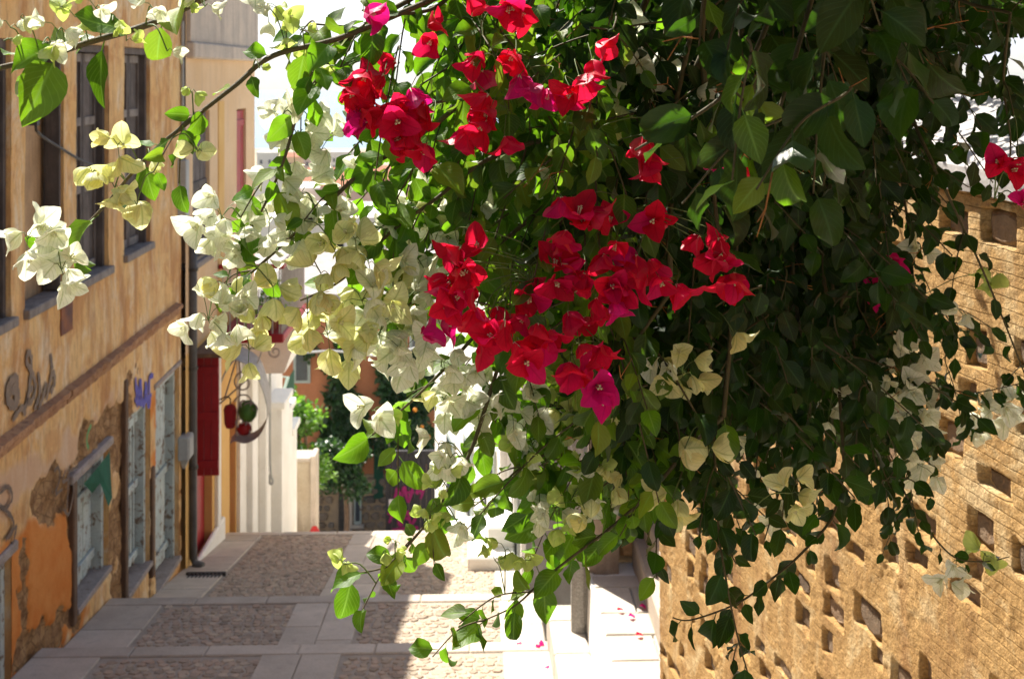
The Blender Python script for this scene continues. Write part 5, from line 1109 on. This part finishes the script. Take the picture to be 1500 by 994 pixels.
def mass_twigs(pl, poly, n, yfun, leafsz, dep, spacing=.027, ln=(.14, .36)):
    xs = [q_[0] for q_ in poly]; ys = [q_[1] for q_ in poly]; k = 0
    while k < n:
        px, py = rr_.uniform(min(xs), max(xs)), rr_.uniform(min(ys), max(ys))
        if not inside(poly, px, py+25): continue
        Y = yfun(px, py)+dep*rr_.random()**.8; a = P(px, py, Y); d = Vector((rr_.gauss(-.1, .5), rr_.gauss(-.15, .4), rr_.gauss(-.75, .35))).normalized()*rr_.uniform(*ln)
        d1 = Vector((rr_.gauss(0, .3), rr_.gauss(0, .3), rr_.uniform(.0, .5)))*d.length*.6
        pl.stem([a-d1*.5-d*.2, a, a+d*.5+Vector((0, 0, .02)), a+d], .0022, .0012, part=False, leaf=(spacing, leafsz), droop=.8); k += 1
        if rr_.random() < .5:   # dry forked flower stalk
            e = a+d*rr_.uniform(.2, .9); dd = Vector((rr_.gauss(0, 1), rr_.gauss(-.9, .5), rr_.gauss(0, .8))).normalized()*rr_.uniform(.025, .05); f1 = e+dd; pl.st.tube([e, f1], .0011, .0009, 4)
            for _ in range(2): pl.st.tube([f1, f1+(dd*.5+Vector((rr_.gauss(0, 1), rr_.gauss(0, .6), rr_.gauss(0, 1)))*.014)], .0009, .0005, 4)
mass_twigs(Rp, mass, 500, lambda px, py: 1.85+max(0, (px-900)/400)*.45+max(0, (py-450)/250)*.1, .046, .8, .022)
big = [(1030, -40), (1040, 140), (1100, 240), (1170, 250), (1250, 180), (1330, 60), (1330, -40)]
mass_twigs(Rp, big, 15, lambda px, py: 1.25, .06, .3, .036, (.1, .18))
can = MB()
k = 0
while k < 620:                   # the canopy above the frame that shades the hanging mass
    a = Vector((rr_.uniform(-.05, 1.5), rr_.uniform(1.1, 3.5), 0)); a.z = rr_.uniform(.22, .75)+.06*a.y
    if rr_.random() > (a.x-.09-.16*(a.y-2))/.25 or a.x > 1.0+.3*(a.y-1): continue
    k += 1
    d = Vector((rr_.gauss(0, .5), rr_.gauss(0, .5), rr_.gauss(-.05, .2))).normalized()*rr_.uniform(.2, .4); Rp.stem([a, a+d*.5+Vector((0, 0, .05)), a+d], .0025, .0012, part=False, leaf=(.03, .075), droop=.25)
for _ in range(110):
    a = Vector((rr_.uniform(.02, .75), rr_.uniform(1.2, 1.9), rr_.uniform(.26, .6)))
    d = Vector((rr_.gauss(0, .5), rr_.gauss(0, .5), rr_.gauss(0, .15))).normalized()*rr_.uniform(.15, .3); Rp.stem([a, a+d*.5+Vector((0, 0, .04)), a+d], .0025, .0012, part=False, leaf=(.03, .07), droop=.15)
back = [(860, -60), (860, 150), (900, 330), (1000, 430), (1250, 430), (1290, 250), (1340, 90), (1420, -60)]
mass_twigs(Rp, back, 150, lambda px, py: 2.75, .06, .7, .026, (.2, .4))
for _ in range(240):             # it goes on over the top of the scored wall
    a = Vector((rr_.uniform(1.35, 2.5), rr_.uniform(3.3, 5.2), rr_.uniform(.0, .6))); a.z += .04*a.y
    d = Vector((rr_.gauss(0, .5), rr_.gauss(0, .5), rr_.gauss(-.05, .2))).normalized()*rr_.uniform(.2, .4); Rp.stem([a, a+d*.5+Vector((0, 0, .05)), a+d], .0025, .0012, part=False, leaf=(.035, .06), droop=.3)
for px, py, Y, kd in (
 (530, 98, 1.84, 'red'), (518, 125, 1.83, 'red'), (545, 128, 1.84, 'red'), (522, 158, 1.83, 'red'), (535, 175, 1.83, 'red'), (560, 105, 1.86, 'red'), (578, 150, 1.83, 'red'), (600, 135, 1.84, 'red'), (622, 150, 1.84, 'red'), (585, 185, 1.82, 'red'), (610, 195, 1.82, 'red'), (632, 215, 1.82, 'red'), (600, 215, 1.83, 'red'), (575, 205, 1.83, 'red'),
 (530, 15, 1.85, 'magenta'), (710, 135, 1.82, 'red'), (690, 185, 1.82, 'red'), (715, 180, 1.81, 'red'), (740, 195, 1.82, 'red'), (720, 150, 1.83, 'red'), (755, 112, 1.8, 'magenta'), (785, 130, 1.8, 'magenta'), (858, 98, 1.8, 'red'), (830, 135, 1.8, 'red'), (845, 115, 1.81, 'red'), (760, 75, 1.84, 'red'), (745, 12, 1.84, 'red'), (765, 8, 1.84, 'red'), (700, 30, 1.85, 'red'), (625, 58, 1.87, 'red'), (690, 80, 1.86, 'red'),
 (945, 205, 1.82, 'red'), (938, 222, 1.83, 'red'), (1050, 255, 1.83, 'magenta'), (1105, 245, 1.8, 'red'), (1125, 212, 1.8, 'red'), (825, 295, 1.8, 'red'), (845, 310, 1.8, 'red'), (865, 295, 1.8, 'red'), (835, 330, 1.8, 'red'), (860, 340, 1.82, 'red'), (680, 368, 1.8, 'red'), (665, 390, 1.79, 'red'), (690, 385, 1.8, 'red'), (655, 415, 1.79, 'red'), (675, 425, 1.79, 'red'), (692, 410, 1.8, 'red'), (652, 475, 1.86, 'magenta'),
 (705, 440, 1.82, 'red'), (712, 465, 1.82, 'red'), (705, 492, 1.8, 'red'), (725, 500, 1.8, 'red'), (742, 470, 1.81, 'red'), (755, 500, 1.8, 'red'), (768, 525, 1.79, 'red'), (790, 480, 1.8, 'red'), (800, 495, 1.81, 'red'), (825, 525, 1.8, 'red'), (855, 512, 1.8, 'red'), (840, 540, 1.81, 'red'), (875, 565, 1.79, 'red'), (872, 508, 1.82, 'red'),
 (822, 385, 1.82, 'red'), (815, 415, 1.82, 'red'), (840, 430, 1.82, 'red'), (825, 450, 1.83, 'red'), (862, 400, 1.81, 'red'), (872, 440, 1.82, 'red'), (895, 375, 1.81, 'red'), (905, 345, 1.82, 'red'), (890, 410, 1.81, 'red'), (920, 420, 1.81, 'red'), (945, 405, 1.81, 'red'), (900, 440, 1.8, 'magenta'), (970, 400, 1.82, 'red'), (985, 410, 1.82, 'red'), (930, 385, 1.82, 'red'), (955, 320, 1.84, 'red'), (915, 360, 1.83, 'red'), (775, 432, 1.83, 'red'), (1065, 370, 1.78, 'red'), (1078, 400, 1.78, 'red'), (1060, 395, 1.79, 'red'), (1055, 350, 1.8, 'red')):
    if kd == 'red' and Rp.r.random() < .08: kd = 'magenta'
    c = P(px+Rp.r.gauss(0, 5), py+Rp.r.gauss(0, 5), Y-.06); a = Rp.near(c); ax = Vector((Rp.r.gauss(-.1, .5), Rp.r.gauss(-.3, .45), Rp.r.gauss(-.5, .5)))
    Rp.flower(c, ax, Rp.r.uniform(.040, .050), kd)
    if Rp.r.random() < .5: Rp.flower(c+Vector((Rp.r.gauss(0, .016), Rp.r.uniform(.005, .03), Rp.r.gauss(0, .016))), ax+Vector((Rp.r.gauss(0, .6), Rp.r.gauss(0, .3), Rp.r.gauss(0, .5))), Rp.r.uniform(.036, .046), kd)
    if a is not None and (a-c).length < .4:
        m1 = a+(c-a)*.3+Vector((Rp.r.gauss(0, .012), .03, .02)); m2 = c+Vector((Rp.r.gauss(0, .01), .035, .025)); Rp.gs.tube(spline([a, m1, m2, c], 4), .0009, .0007, 4, cap=False)
for px, py, Y, n, rr, kd in ((885, 190, 1.98, 5, 26, 'cream'), (950, 110, 2.0, 5, 36, 'white'), (905, 60, 2.02, 4, 30, 'white'), (1000, 545, 1.98, 7, 36, 'cream'), (970, 530, 1.98, 3, 20, 'white'), (985, 730, 1.98, 3, 16, 'cream'), (1160, 722, 1.98, 4, 22, 'cream'), (885, 600, 2.05, 5, 28, 'cream'), (830, 610, 2.05, 4, 24, 'cream'), (1075, 487, 1.98, 1, 6, 'cream'), (780, 250, 2.0, 4, 28, 'white'), (720, 250, 2.0, 4, 28, 'white'), (1010, 130, 2.0, 2, 20, 'white')):
    Rp.cluster(px, py, Y, n, rr, kd, .042, .2)
for px, py in ((1003, 657), (1042, 655)): Rp.cluster(px, py, 1.9, 1, 1, 'cream', .048, 1)
Rp.finish()
# ---- trailing plant over the scored wall
Vp = Plant((2.25, 3.6, -.42), 'bougainvillea with small leaves trailing down over the scored ochre wall', 'shadedleaf')
Vp.stem([(2.25, 3.6, -.45), (2.0, 3.4, .0), (1.6, 3.1, .42), HUBV], .028, .02, 'trunk', leaf=None)
for ctrl, link_, lf in (
 ([(1040, 520, 2.1), (1045, 640, 2.08), (1048, 690, 2.05), (1053, 778, 2.03), (1062, 840, 2.0), (1080, 930, 2.0), (1097, 990, 2.0)], [(1080, 200, 2.3)], (.024, .05)), ([(1237, 690, 2.4), (1219, 757, 2.35), (1171, 813, 2.3), (1123, 853, 2.25), (1080, 883, 2.2), (1014, 907, 2.15), (985, 904, 2.15)], [(1230, 450, 2.5), (1200, 100, 2.6)], (.022, .055)),
 ([(1330, 330, 2.9), (1345, 480, 2.85), (1350, 560, 2.8), (1340, 650, 2.8), (1335, 720, 2.8), (1350, 800, 2.8)], [(1310, 60, 2.9)], (.022, .05)), ([(1370, 250, 2.3), (1400, 310, 2.3), (1450, 420, 2.3), (1500, 545, 2.3), (1520, 600, 2.3)], [(1330, 80, 2.5)], (.05, .055)), ([(1290, 640, 2.8), (1330, 730, 2.8), (1390, 810, 2.8), (1440, 822, 2.8), (1478, 815, 2.8)], [(1260, 300, 2.8)], (.04, .04)),
 ([(1280, 600, 2.9), (1350, 560, 2.9), (1420, 575, 2.9), (1500, 560, 2.9)], [(1270, 250, 2.9)], (.03, .055)), ([(1250, 500, 2.6), (1270, 620, 2.55), (1290, 700, 2.5), (1310, 690, 2.5)], [(1240, 150, 2.7)], (.022, .055)), ([(1480, 20, 2.2), (1470, 120, 2.2), (1480, 200, 2.2), (1478, 245, 2.2)], [(1380, -40, 2.4)], (.035, .055)), ([(1280, 200, 2.7), (1290, 340, 2.7), (1310, 450, 2.7), (1300, 520, 2.7)], [(1250, 0, 2.8)], (.022, .052)), ([(1180, 560, 2.4), (1190, 640, 2.35), (1225, 720, 2.3)], [(1180, 200, 2.5)], (.024, .055)), ([(1150, 690, 2.5), (1135, 740, 2.5), (1120, 790, 2.5)], [(1180, 300, 2.6)], (.026, .04))):
    pts = PP(ctrl); Vp.stem([HUBV]+PP(link_)+[pts[0]], .005, .0035, leaf=None); Vp.stem(pts, .003, .0012, leaf=(lf[0]*1.15, lf[1]*.9), twigs=.12, droop=.8)
vm = [(1180, 60), (1200, 300), (1200, 480), (1220, 600), (1260, 640), (1285, 600), (1270, 500), (1290, 400), (1290, 280), (1320, 150), (1400, 40), (1480, -30), (1250, -30)]
mass_twigs(Vp, vm, 110, lambda px, py: 2.55, .048, .55, .023, (.12, .3))
vd = [(1320, 380), (1340, 520), (1330, 620), (1350, 700), (1390, 640), (1380, 480), (1370, 380)]; mass_twigs(Vp, vd, 5, lambda px, py: 2.75, .05, .2, .026, (.12, .22))
vt = [(1380, -50), (1390, 20), (1430, 60), (1510, 60), (1510, -50)]; mass_twigs(Vp, vt, 6, lambda px, py: 2.3, .055, .5, .027, (.1, .22))
for px, py, Y, n, rr, kd in ((1320, 540, 2.5, 9, 38, 'white'), (1340, 600, 2.5, 7, 32, 'white'), (1310, 570, 2.5, 5, 28, 'white'), (1345, 680, 2.6, 7, 30, 'white'), (1430, 612, 2.9, 5, 26, 'white'), (1475, 600, 2.9, 5, 22, 'white'), (1330, 640, 2.5, 4, 24, 'white'), (1135, 750, 2.5, 3, 16, 'white'), (1400, 830, 2.8, 3, 18, 'white'), (1445, 815, 2.8, 2, 14, 'lime'), (1385, 850, 2.78, 2, 12, 'white'), (1455, 400, 2.6, 3, 16, 'lime'), (1410, 460, 2.8, 2, 10, 'white'), (1350, 370, 2.8, 2, 10, 'white'), (1215, 600, 2.45, 5, 30, 'white'), (1115, 660, 2.6, 4, 26, 'white')):
    Vp.cluster(px, py, Y, n, rr, kd, .044, .1)
for px, py, Y, kd in ((1462, 240, 2.0, 'red'), (1480, 250, 2.0, 'red'), (1492, 232, 2.0, 'red'), (1300, 372, 2.5, 'magenta'), (1302, 390, 2.5, 'magenta'), (1270, 432, 2.5, 'magenta'), (1283, 425, 2.5, 'magenta'), (1497, 300, 2.0, 'magenta')):
    c = P(px, py, Y); a = Vp.near(c); Vp.flower(c, (Vp.r.gauss(0, .4), -.6, Vp.r.gauss(-.3, .4)), .044, kd)
    if a is not None and (a-c).length < .6: Vp.gs.tube(spline([a, (a+c)/2+Vector((0, 0, .02)), c], 4), .0013, .001, 4, cap=False)
Vp.finish()
# ---- fallen bracts on the paving
fb_ = blade(5, 4, bprof(.8), .1, .5, .12, 5, .2, 0, .5); FB = [mk('fallen_bract', fb_, MT['magenta']), mk('fallen_bract', fb_, MT['red'])]
def surf(px, py, zf):
    d = P(px, py, 1.0); Y = 9.
    for _ in range(30): Y = zf(Y)/d.z
    return d*Y
for px, py, wh_ in ((904, 897, 't'), (931, 933, 't'), (937, 890, 't'), (803, 983, 'k'), (790, 948, 's'), (797, 944, 's'), (784, 950, 's'), (760, 944, 's'), (920, 905, 't')):
    zf = {'t': lambda Y: ter+.012, 'k': ztk, 's': street_z}[wh_]; c = surf(px, py, zf); c.z = zf(c.y)+.02
    o = put('fallen_bract', FB[rng.randrange(2)], mtx=Matrix.Translation(c) @ Matrix.Rotation(rng.uniform(0, 6), 4, 'Z') @ Matrix.Scale(.055, 4))
    tag(o, {'t': 'pink fallen bract lying on the terrace slabs', 'k': 'pink fallen bract lying on the kerb ledge', 's': 'pink fallen bract on the street beside the kerb ledge'}[wh_], 'petal', {'t': 'bracts fallen on the terrace', 'k': 'bracts fallen on the ledge', 's': 'bracts fallen on the street'}[wh_])
# ================================================================ sea haze
b_ = MB(); b_.box(-12500, 12500, -150, 14500, -80, 330); hzm = bpy.data.materials.new('haze'); hzm.use_nodes = True; ht = hzm.node_tree; ht.nodes.remove(ht.nodes['Principled BSDF'])
pv = ht.nodes.new('ShaderNodeVolumePrincipled'); pv.inputs['Color'].default_value = (.78, .86, 1, 1); pv.inputs['Density'].default_value = .00009; pv.inputs['Anisotropy'].default_value = .3
ht.links.new(pv.outputs[0], ht.nodes['Material Output'].inputs['Volume']); tag(b_.build('haze', hzm), kind='stuff')
for o in bpy.data.objects:
    if '_w' in o.keys(): del o['_w']
